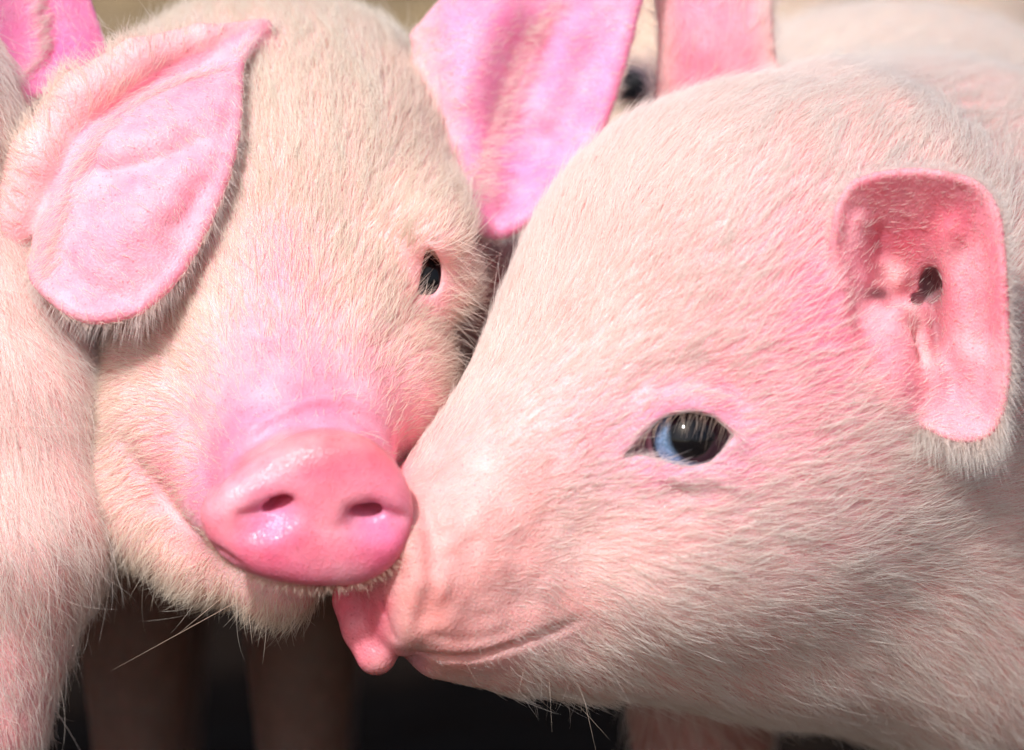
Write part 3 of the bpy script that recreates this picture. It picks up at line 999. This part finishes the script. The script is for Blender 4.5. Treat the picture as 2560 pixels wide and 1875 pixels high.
# ------------------------------------------------------------------ the piglet in profile
def profile_piglet():
    sc = Sculpt(graded(720, 800, 2640, 3500, 9), graded(-640, -560, 560, 4400, 10), graded(-520, -60, 1900, 3500, 9))
    fr = Frame((990, -180, 1440), (-0.816, -0.42, 0.395), (0.10, -0.12, -1.0))
    TB = [((1040, 1195), (1010, 1655), 205), ((1105, 1110), (1120, 1690), 235), ((1222, 965), (1300, 1703), 268),
          ((1352, 765), (1480, 1722), 340), ((1440, 568), (1680, 1750), 430), ((1568, 403), (1900, 1790), 480),
          ((1725, 290), (2150, 1815), 500), ((2030, 235), (2420, 1980), 520)]
    # each top/bottom pair gives a section; resample them at common stations along the head
    T = np.array([fr.th_of(*t) for t, b, w in TB]); B = np.array([fr.th_of(*b) for t, b, w in TB])
    W = np.array([w for *_, w in TB], float)
    st = np.array([-30, 100, 260, 450, 650, 850, 1050, 1300, 1550, 1750.])
    top = np.interp(st, T[:, 0], T[:, 1]); bot = np.interp(st, B[:, 0], B[:, 1])
    hw = np.interp(st, (T[:, 0] + B[:, 0])/2, W)
    print('profile sections', np.round(st), np.round(top), np.round(bot), np.round(hw))
    loft(sc, fr, st, top, bot, hw, (850, -660, -200), (2700, 1700, 2300), k=40, cap0=60, ex=2.7)
    sc.ellipsoid(fr.at(820, -130, 310), (210, 420, 280), k=150, R=fr.rot())      # near cheek
    sc.ellipsoid(fr.at(700, 300, 255), (90, 160, 90), k=120, R=fr.rot())       # brow
    sc.ellipsoid(fr.at(300, 20, 120), (115, 200, 170), k=100, R=fr.rot())        # muzzle pad
    sc.ellipsoid(fr.at(330, -150, 150), (90, 230, 90), k=80, R=fr.rot())        # upper lip
    sc.ellipsoid(sc.surf(1465, 1120) + [0, 95, 0], (190, 125, 150), k=120)       # cheek bone before the eye
    # lower jaw tip
    sc.limb([P(1095, 1636, -100), P(1270, 1646, -50), P(1500, 1630, 80)], [56, 74, 115], k=50)
    # snout disc, turned a little to the camera
    nrm = unit((-0.88, -0.45, 0.10))
    a, b, n = disc(sc, (965, -140, 1430), nrm, (0.10, 0, 1), DISC_OUT * np.array([0.95, 1.06]), 84, 26, ex=2.6)
    # lower lobe of the disc
    sc.limb([P(890, 1500, -110), P(915, 1570, -140), P(940, 1638, -165)], [60, 58, 50], k=30)
    sc.limb([P(990, 1555, -215), P(1012, 1608, -205)], [34, 30], k=14)
    # trunk
    sc.limb([fr.at(1250, 60, 0), (2370, 830, 900), (2390, 2000, 770), (2400, 2900, 560)], [560, 750, 860, 735], k=300)
    for hip, rd in (((1790, 900, 1650), 230), ((2480, 1000, 1650), 210), ((1980, 3000, 1300), 240), ((2650, 3000, 1300), 240)):
        leg(sc, hip, rd)
    # near ear: an open cup standing off the head
    rim = np.array([(2095, 520), (2140, 458), (2250, 432), (2350, 436), (2440, 462), (2490, 530), (2506, 650), (2513, 800),
                    (2516, 950), (2482, 1070), (2400, 1096), (2300, 1050), (2215, 960), (2155, 850), (2112, 720), (2085, 620)], float)
    rim = np.concatenate([rim, rim[:1]]); rim = curve_pts(rim, 72)
    cen = np.array([2290, 760.])
    hs = sc.surf(2290, 760)[1]
    print('ear head depth', hs)
    shell = []
    for s in np.linspace(0.12, 1.0, 26):
        row = []
        for x, y in rim:
            th = math.atan2(y - cen[1], x - cen[0])
            px, py = cen[0] + (x - cen[0]) * s, cen[1] + (y - cen[1]) * s
            lift_ = 150 + 40 * math.cos(th + 0.9) - 60 * max(0.0, math.cos(th - 2.3))
            lift_ -= 30 * max(0, math.cos(th - 1.4))
            d = hs + 105 - (lift_ + 45) * (s**1.5)
            row.append(P(px, py, d))
        shell.append(row)
    ear = np.array(shell)
    ear = ridge(ear, [(2400, 520), (2370, 640), (2400, 800), (2430, 980)], 34, -34)
    ear = ridge(ear, [(2340, 640), (2350, 780), (2360, 900), (2390, 1020)], 26, 24)
    ear = ridge(ear, [(2150, 520), (2140, 620), (2160, 740)], 26, -24)
    ear = ridge(ear, [(2190, 540), (2200, 640), (2230, 760)], 24, 22)
    ear = ridge(ear, [(2465, 560), (2475, 700), (2480, 900)], 22, 18)
    # hollow the head under the cup, then add the shell
    sc.ellipsoid(P(2290, 720, hs - 30), (165, 165, 220), k=40, op='cut')
    sc.sheet(ear, 24, k=26)
    # wall behind the ear joins it to the neck
    sc.ellipsoid(P(2215, 905, hs + 10), (75, 60, 130), k=50)
    # folds in the ear
    es0 = lambda x, y: sc.surf(x, y)
    sc.limb([es0(2205, 655) + [0, 6, 0], es0(2240, 690) + [0, 8, 0], es0(2235, 725) + [0, 16, 0]], [20, 34, 26], k=16)
    sc.limb([es0(2240, 790) + [0, 10, 0], es0(2285, 800) + [0, 8, 0], es0(2300, 850) + [0, 10, 0], es0(2320, 920) + [0, 14, 0]], [22, 32, 28, 22], k=18)
    sc.ellipsoid(P(2328, 712, es0(2328, 712)[1]), (24, 60, 44), k=22, op='cut')
    # far ear
    ear2 = net([[(1640, 360, 680), (1790, 370, 660), (1950, 360, 680)],
                [(1664, 110, 560), (1790, 110, 520), (1918, 110, 560)],
                [(1650, -90, 530), (1775, -100, 500), (1905, -90, 540)],
                [(1690, -300, 540), (1765, -330, 530), (1840, -300, 550)]], 40)
    sc.sheet(ear2, 40, k=50)
    # mouth
    sc.emboss(sc.path([(1040, 1632), (1110, 1645), (1200, 1640), (1300, 1610), (1380, 1580), (1450, 1548)]), 11, 24)
    sc.emboss(sc.path([(1080, 1590), (1150, 1600), (1240, 1588), (1320, 1550)]), 16, 5)
    sc.emboss(sc.path([(1060, 1250), (1075, 1330), (1082, 1420), (1070, 1510), (1045, 1575)]), 20, 9)
    sc.emboss(sc.path([(1090, 1255), (1125, 1300)]), 46, -10)
    sc.emboss(sc.path([(1205, 1300), (1225, 1380), (1200, 1470)]), 66, -8)
    rl = np.random.default_rng(77)
    for _ in range(26):
        x_, y_ = rl.uniform(1085, 1380), rl.uniform(1240, 1560)
        a_ = rl.uniform(0, 6.28); l_ = rl.uniform(15, 50)
        sc.emboss(sc.path([(x_, y_), (x_ + math.cos(a_)*l_, y_ + math.sin(a_)*l_)], 8), rl.uniform(18, 34), rl.choice([-1, 1]) * rl.uniform(3, 6))
    # wrinkle of the disc
    sc.emboss(sc.path([(952, 1500), (968, 1560), (985, 1600)], 20), 11, 8)
    # eye
    s = sc.surf(1715, 1095)
    ec = s + np.array([0, 92, 0])
    sc.ellipsoid(ec, (150, 118, 128), k=60)
    sc.ellipsoid(sc.surf(1700, 1010) + [0, 50, 0], (155, 56, 42), k=34)   # upper lid roll
    sc.ellipsoid(sc.surf(1705, 1198) + [0, 42, 0], (140, 52, 34), k=34)   # lower lid roll
    def almond(X, Y, V):
        k = 1 + Y / DIST
        px = 1280 + (X - 1280) / k; py = 937.5 + (V - 937.5) / k
        qx, qu = spline([1552, 1600, 1650, 1715, 1780, 1838], [1146, 1092, 1048, 1030, 1040, 1086])
        _, ql = spline([1552, 1600, 1650, 1715, 1780, 1838], [1147, 1139, 1150, 1166, 1150, 1088])
        up = np.interp(px, qx, qu); lo = np.interp(px, qx, ql)
        d = np.maximum(up - py, py - lo)
        d = np.maximum(d, np.maximum(1553 - px, px - 1837) * 0.6)
        return np.maximum(d, Y - (ec[1] + 40))
    sc.put(almond, ec - 230, ec + 230, 6, 'cut')
    sc.emboss(sc.path([(1620, 985), (1700, 962), (1790, 975), (1850, 1010)]), 14, 15)
    sc.emboss(sc.path([(1600, 1200), (1700, 1232), (1800, 1222)]), 18, 9)
    sc.emboss(sc.path([(1560, 1010), (1620, 940), (1720, 915), (1820, 935)]), 22, 8)
    eyes = [(ec + np.array([8, 0, 0]), 108, (0.04, -0.99, 0.02), MAT_EYE)]
    nosec = np.array([960, -140, 1420.])

    ring = sc.surf(1712, 1095)
    canal = sc.surf(2330, 715); canal2 = sc.surf(2195, 735)
    lumps = [sc.surf(2232, 690), sc.surf(2280, 810), sc.surf(2312, 890)]
    tmp = sc.surf(2060, 800); bare = sc.surf(2150, 1330)
    def paint(V, N):
        n = len(V)
        col = np.tile(np.array(PALE), (n, 1))
        pr = project(V)
        tt = -((V - fr.O) @ fr.f); hh = (V - fr.O) @ fr.u
        col = mixc(col, BODY, np.clip((V[:, 1] - 600) / 500, 0, 1))
        muzzle = np.clip((420 - tt) / 250, 0, 1) * np.clip((hh + 300) / 150, 0, 1) * (V[:, 1] < 600)
        col = mixc(col, (0.86, 0.40, 0.38), muzzle * 0.9)
        col = mixc(col, (0.88, 0.29, 0.44), 0.95 * region(V, ring, np.array([260, 300, 165])))
        col = mixc(col, (0.82, 0.36, 0.58), 0.8 * region(V, ring, np.array([190, 300, 110])))
        col = mixc(col, (0.88, 0.29, 0.40), 0.95 * region(V, tmp, np.array([300, 300, 380])))
        col = mixc(col, (0.84, 0.40, 0.44), 0.6 * region(V, bare, 220))
        dd = V - np.array([965, -20, 1430.])
        dn = dd @ nrm
        rho = np.sqrt(np.maximum((dd**2).sum(1) - dn**2, 0))
        disc_w = np.clip((dn + 66) / 40, 0, 1) * np.clip((310 - rho) / 70, 0, 1) * np.clip((1120 - V[:, 0]) / 60, 0, 1)
        col = mixc(col, (0.82, 0.20, 0.26), disc_w)
        rimw = disc_w * np.clip((rho - 150) / 60, 0, 1) * np.clip((V[:, 0] - 985) / 40, 0, 1)
        col = mixc(col, (0.84, 0.46, 0.56), 0.8 * rimw)  # pale highlight along the near rim, put into the colour
        wet = disc_w * 0.8 + 0.25 * muzzle
        dens = np.ones(n); leng = np.full(n, 84.0); lift = np.full(n, 0.24)
        flow = V - (nosec + np.array([0, 0, 0]))
        flow /= np.linalg.norm(flow, axis=1, keepdims=True)
        # towards the poll on the crown, down over the jowl
        flow[:, 2] -= 0.55 * np.clip((900 - pr[:, 1]) / 500, 0, 1)
        flow[:, 2] += 0.9 * np.clip((pr[:, 1] - 1350) / 350, 0, 1)
        leng *= np.interp(tt, [0, 100, 250, 500, 900], [0.2, 0.3, 0.5, 0.85, 1.1])
        dens *= np.interp(tt, [0, 100, 260, 420, 600], [0.10, 0.22, 0.42, 0.8, 1.0])
        dens *= 1 - 0.98 * disc_w
        leng = np.where(disc_w > 0.4, 10, leng)
        er = region(V, ring, np.array([200, 300, 120]))
        dens *= 1 - 0.88 * er; leng *= 1 - 0.55 * er
        dens *= 1 - 0.75 * region(V, tmp, np.array([190, 280, 300]))
        dens *= 1 - 0.45 * region(V, bare, 170)
        jaw = np.clip((-hh - 185) / 70, 0, 1) * np.clip((tt - 60) / 120, 0, 1)
        dens = dens * (1 - jaw) + 0.9 * jaw * (1 - disc_w); leng = np.maximum(leng, 72 * jaw * (disc_w < 0.3)); lift *= 1 + 0.4 * jaw
        legs = np.clip((0.128 - to_world(V)[:, 2]) / 0.03, 0, 1) * np.clip((V[:, 1] - 420) / 150, 0, 1)
        col = mixc(col, (0.34, 0.15, 0.13), 0.9 * legs); dens = dens * (1 - 0.9 * legs)  # legs browner low down: their shade is put into the skin colour
        on, side, uu, ww = near_sheet(V, ear, 34)
        inside = on * (N[:, 1] < -0.1) * (((pr - cen)**2).sum(1) < 400**2)
        on2 = region(V, P(2290, 760, hs), np.array([210, 260, 320]))
        inside = np.maximum(inside, (on2 > 0.45) * (N[:, 1] < 0.2))
        col = mixc(col, (0.87, 0.33, 0.40), np.maximum(on * 0.9, inside))
        col = mixc(col, (0.74, 0.17, 0.23), 0.85 * inside * region(V, P(2280, 600, hs + 40), np.array([190, 170, 150])))  # deeper red paints the shade in the upper hollow of the cup
        lum = sum(region(V, q_, np.array([40, 70, 48])) for q_ in lumps)
        col = mixc(col, (0.84, 0.52, 0.52), 0.8 * lum * inside)
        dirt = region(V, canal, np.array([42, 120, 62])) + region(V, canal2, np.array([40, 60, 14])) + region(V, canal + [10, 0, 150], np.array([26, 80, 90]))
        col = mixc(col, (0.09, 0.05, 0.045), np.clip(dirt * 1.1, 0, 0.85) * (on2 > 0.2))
        dens = dens * (1 - 0.72 * inside)
        leng = np.where(inside > 0, 24, np.where(on > 0, 42, leng))
        lift = np.where(inside > 0, 0.5, lift)
        EAR['mask'] = on * 0.7
        on_, side, uu, ww = near_sheet(V, ear2, 40)
        col = mixc(col, EARP, on_ * (N[:, 1] < 0.3) * np.clip(2.4 - np.abs(ww - 0.5) * 4.6, 0, 1))
        dens = dens * (1 - 0.93 * on_ * np.clip(2.2 - np.abs(ww - 0.5) * 3, 0, 1))
        flow = np.where((on_ > 0)[:, None], np.array([[0.2, 0, -1.0]]), flow)
        return col, wet, dens, leng, flow, lift

    root, body, V, N, Q, org = finish_piglet('piglet',
        'pale pink piglet in profile with an open dark eye and cupped ear', sc,
        ground_at((2300, 1900, 1100)), paint,
        [dict(count=140000, seed=41), dict(count=6000, seed=42, lscale=1.4, lmul=1.3, rad=3.4e-5, wild=0.3)], eyes,
        'piglets crowded together')
    r = np.random.default_rng(15)
    # lashes of the upper lid
    x = np.linspace(1590, 1835, 60) + r.normal(size=60) * 4
    y = np.interp(x, [1552, 1600, 1650, 1715, 1780, 1838], [1146, 1090, 1046, 1028, 1038, 1085]) - 3
    rt = np.stack([x, np.full(60, ec[1] - 112) + r.normal(size=60)*4, y], 1)
    hair_tufts('eyelash', rt, np.stack([-0.35 + 0*x, -0.75 + 0*x, 0.55 + 0*x], 1), np.full(60, 42.), 2.5e-5, root, org, MAT_LASH, seed=51, scatter=0.25, droop=0.7)
    # ear fringes
    rp = ear[-1]
    i = np.concatenate([r.integers(38, 56, 650), r.integers(20, 40, 300), r.integers(0, 72, 400)])
    roots = rp[i % 72] + r.normal(size=(len(i), 3)) * 6
    out = rp[i % 72] - P(2290, 760, hs - 60)
    out[:, 1] = 0
    out = out / np.linalg.norm(out, axis=1, keepdims=True) + np.array([0, 0.1, 0.5])
    hair_tufts('ear_fringe', roots, out, np.interp(i % 72, [0, 30, 40, 55, 60, 71], [35, 45, 75, 80, 40, 35]), 4.2e-5, root, org, MAT_FUR, seed=52, scatter=0.2, droop=0.2)
    # soft cream edge of the cup ear
    i = r.integers(0, 71, 2600)
    out = rp[i] - P(2290, 760, hs - 60); out[:, 1] = -25
    hair_tufts('ear_fringe', rp[i] + r.normal(size=(2600, 3))*9, out, np.full(2600, 30.), 3.4e-5, root, org, MAT_FUR, seed=55, scatter=0.55)
    # white hairs on the sides of the far ear
    sd = np.concatenate([ear2[:, 0], ear2[:, -1]])
    i = r.integers(0, len(sd), 700)
    hair_tufts('ear_fringe', sd[i] + r.normal(size=(700, 3))*9, np.stack([np.where(i < len(ear2), -0.7, 0.7), -0.3 + 0.0*i, -0.6 + 0.0*i], 1), np.full(700, 60.), 3.8e-5, root, org, MAT_FUR, seed=54, scatter=0.3)
    # chin whiskers
    x = r.uniform(1040, 1640, 6)
    rt = np.array([sc.surf(a, 1655 + (a - 1040) * 0.13 + r.uniform(-30, 30)) for a in x])
    hair_tufts('whisker', rt, np.stack([r.normal(size=6)*0.35 + 0.1, -0.3 + 0*x, 0.9 + 0*x], 1), r.uniform(70, 170, 6), 2.4e-5, root, org, MAT_LASH, seed=53, scatter=0.15)
    return sc, fr

# ------------------------------------------------------------------ the piglet cut by the frame
def edge_piglet():
    sc = Sculpt(graded(-1900, -160, 420, 520, 10), graded(-700, -260, 420, 3400, 12), graded(-700, -60, 1900, 3500, 10))
    fr = Frame((-640, -560, 1050), (-0.15, -0.80, 0.55), (0.0, -0.1, -1.0))
    loft(sc, fr, [-40, 120, 320, 560, 800, 1050, 1350, 1550],
         [150, 185, 235, 350, 480, 560, 560, 500], [-190, -215, -270, -330, -400, -470, -520, -520],
         [205, 215, 262, 345, 415, 455, 470, 450], (-1400, -700, -700), (300, 1400, 1900), k=40, cap0=60)
    disc(sc, (-640, -600, 1052), (-0.15, -0.95, 0.2), (0, 0, 1), DISC_OUT, 90, 26)
    sc.limb([fr.at(1150, 0, 0), (-560, 900, 900), (-600, 1900, 640), (-600, 2700, 430)], [520, 690, 740, 650], k=150)
    # shoulder and foreleg that show beside the front piglet
    sc.limb([P(-60, 700, 260), P(20, 1000, 170), P(40, 1330, 150)], [250, 235, 245], k=90)
    sc.limb([P(40, 1330, 150), P(-40, 1780, 230), P(-80, 2150, 330)], [235, 160, 112], k=60)
    g = ground_at(P(-80, 2150, 330))
    sc.limb([P(-80, 2150, 330), g - DOWN*160, g - DOWN * 45], [110, 70, 85], k=40)
    sc.ellipsoid(g - DOWN*45 + np.array([0, -45, 0]), (75, 95, 48), k=20)
    for hip, rd in (((-1000, 500, 1400), 200), ((-850, 2700, 950), 220), ((-350, 2700, 950), 220)):
        leg(sc, hip, rd)
    ear = net([[(40, 235, 260), (140, 225, 300), (215, 195, 330), (262, 140, 360)],
               [(-60, 130, 220), (70, 110, 300), (175, 90, 320), (235, 60, 340)],
               [(-90, -30, 180), (40, -20, 280), (140, -40, 300), (195, -40, 320)],
               [(-80, -220, 180), (-10, -230, 240), (50, -230, 260), (90, -210, 280)]], 36)
    sc.sheet(ear, 30, k=40)
    def paint(V, N):
        n = len(V)
        col = np.tile(np.array(PALE), (n, 1))
        pr = project(V)
        dens = np.ones(n); leng = np.full(n, 85.0); lift = np.full(n, 0.25)
        flow = np.tile(unit((0.25, 0.15, 1.0)), (n, 1))
        flow[:, 0] += 0.5 * np.clip((pr[:, 0] - 60) / 180, 0, 1)
        on, side, uu, ww = near_sheet(V, ear, 34)
        col = mixc(col, (0.90, 0.26, 0.48), on)
        dens = dens * (1 - 0.85 * on); leng = np.where(on > 0, 34, leng)
        col = mixc(col, PINK, 0.5 * np.clip((pr[:, 1] - 1350) / 400, 0, 1))
        dens *= 1 - 0.4 * np.clip((pr[:, 1] - 1350) / 400, 0, 1)
        return col, np.zeros(n), dens, leng, flow, lift
    root, body, V, N, Q, org = finish_piglet('piglet',
        'cream piglet whose foreleg and one pink ear show behind the flopped ear', sc,
        ground_at((-600, 1400, 700)), paint, [dict(count=60000, seed=61), dict(count=4000, seed=62, lscale=1.6, lmul=1.6, wild=0.5)],
        [], 'piglets crowded together')
    r = np.random.default_rng(25)
    m = np.array([sc.surf(x, y) for x, y in curve_pts([(110, -20), (125, 60), (120, 130), (60, 190), (5, 225)], 60)])
    i = r.integers(0, 60, 700)
    hair_tufts('ear_fringe', m[i] + r.normal(size=(700, 3))*8, np.tile([-0.7, -0.4, 0.3], (700, 1)), np.full(700, 55.), 4e-5, root, org, MAT_FUR, seed=63, scatter=0.3)

# ------------------------------------------------------------------ the piglet seen through the gap
def far_piglet():
    D0 = 4300
    e = P(1583, 212, D0)
    sc = Sculpt(graded(e[0]-1500, e[0]-700, e[0]+700, e[0]+1500, 24, mx=60), graded(D0-600, D0-400, D0+900, D0+3600, 26, mx=70),
                graded(e[2]-1200, e[2]-700, e[2]+900, e[2]+3400, 24, mx=60))
    # looking left across the pen; its eye is level with the gap
    f = unit((-0.80, -0.30, 0.42))
    fr0 = Frame((0, 0, 0), f, (0.05, -0.15, -1.0))
    O = e - fr0.at(700, 300, 0) - fr0.r * 330
    fr = Frame(O, f, (0.05, -0.15, -1.0))
    loft(sc, fr, [-40, 120, 320, 560, 800, 1050, 1350, 1550],
         [150, 185, 235, 350, 480, 560, 560, 500], [-190, -215, -270, -330, -400, -470, -520, -520],
         [205, 215, 262, 345, 415, 455, 470, 450], e - 2500, e + 3500, k=40, cap0=60)
    disc(sc, O, f, (0, 0, 1), DISC_OUT, 90, 26)
    for s in (-1, 1):
        b = fr.at(1150, 430, s*330)
        rows = [[b + fr.r*s*w*0.5 - fr.f*w for w in (-150, 0, 150)],
                [b + fr.u*220 + fr.r*s*(110 + w*0.3) - fr.f*w for w in (-170, 0, 170)],
                [b + fr.u*430 + fr.r*s*200 - fr.f*w for w in (-120, 0, 120)],
                [b + fr.u*560 + fr.r*s*260 - fr.f*w for w in (-30, 0, 30)]]
        A = np.array(rows)
        B = np.stack([curve_pts(A[:, j], 30) for j in range(3)], 1)
        sc.sheet(np.stack([curve_pts(B[i], 30) for i in range(30)], 0), 50, k=60)
    c = fr.at(1250, 0, 0)
    sc.limb([c, c + np.array([450, 400, 60]), c + np.array([1000, 1300, -180]), c + np.array([1300, 2000, -350])], [500, 640, 720, 640], k=150)
    b2 = c + np.array([450, 400, 60]); b3 = c + np.array([1300, 2000, -350])
    for hip, rd in ((b2 + [-250, -100, 420], 190), (b2 + [250, 100, 420], 190), (b3 + [-250, 0, 380], 210), (b3 + [250, 0, 380], 210)):
        leg(sc, hip, rd)
    ec = e + fr.r * 0
    s = sc.surf(1583, 212, D0 - 900, D0 + 900)
    sc.ellipsoid(s + [0, 20, 0], (100, 80, 72), k=20, op='cut')
    def paint(V, N):
        n = len(V)
        col = np.tile(np.array((0.62, 0.47, 0.36)), (n, 1))
        return col, np.zeros(n), np.ones(n), np.full(n, 90.), np.tile(unit((0.9, 0.3, 0.1)), (n, 1)), np.full(n, 0.3)
    finish_piglet('piglet', 'blurred tan piglet with one black eye glimpsed between two upright ears', sc, ground_at(c), paint,
                  [dict(count=15000, seed=71, rad=8e-5)], [(s + [0, 22, 0], 92, (-0.2, -0.97, 0), MAT_EYE_DARK)], 'piglets crowded together')

front_piglet()
profile_piglet()
edge_piglet()
far_piglet()

# ------------------------------------------------------------------ the yard floor
def build_ground():
    n = 140
    xs = np.sinh(np.linspace(-4.6, 4.6, n)) ; xs = xs / xs.max() * 60
    gx, gy = np.meshgrid(xs, xs + 0.6, indexing='ij')
    rr = np.random.default_rng(3)
    gz = 0.006 * np.sin(gx*9 + 1.3) * np.cos(gy*7.1) + 0.004*np.sin(gx*23 + gy*17) - 0.008
    V = [(a, b, c) for a, b, c in zip(gx.ravel(), gy.ravel(), gz.ravel())]
    Fc = [(i*n+j, (i+1)*n+j, (i+1)*n+j+1, i*n+j+1) for i in range(n-1) for j in range(n-1)]
    me = bpy.data.meshes.new('ground')
    me.from_pydata(V, [], Fc)
    me.polygons.foreach_set('use_smooth', [True]*len(me.polygons))
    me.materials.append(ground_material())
    o = bpy.data.objects.new('ground', me); COL.objects.link(o)
    o['kind'] = 'structure'; o['label'] = 'dark brown earth floor littered with straw'; o['category'] = 'ground'
    # straw: thin bent stalks lying about
    k = 9000
    cx = rr.normal(size=k) * 0.9; cy = np.where(rr.random(k) < 0.75, rr.uniform(1.05, 3.8, k), rr.uniform(-2.2, -0.3, k)); an = rr.uniform(0, 6.283, k); L = rr.uniform(0.04, 0.16, k)
    Vs, Fs = [], []
    for i in range(k):
        dx, dy = math.cos(an[i])*L[i]/2, math.sin(an[i])*L[i]/2
        w = rr.uniform(0.0008, 0.002); nx, ny = -math.sin(an[i])*w, math.cos(an[i])*w
        z0 = rr.uniform(0.0, 0.012); z1 = z0 + rr.uniform(-0.008, 0.012)
        b = len(Vs)
        for s_, z in ((-1, z0), (1, max(z1, 0.001))):
            x, y = cx[i] + s_*dx, cy[i] + s_*dy
            Vs += [(x+nx, y+ny, z), (x-nx, y-ny, z), (x, y, z + w*1.6)]
        Fs += [(b, b+1, b+4, b+3), (b+1, b+2, b+5, b+4), (b+2, b, b+3, b+5)]
    me = bpy.data.meshes.new('straw_litter'); me.from_pydata(Vs, [], Fs)
    me.materials.append(straw_material())
    o = bpy.data.objects.new('straw_litter', me); COL.objects.link(o)
    o['kind'] = 'stuff'; o['label'] = 'loose dry straw stalks scattered over the earth floor'; o['category'] = 'straw'
build_ground()
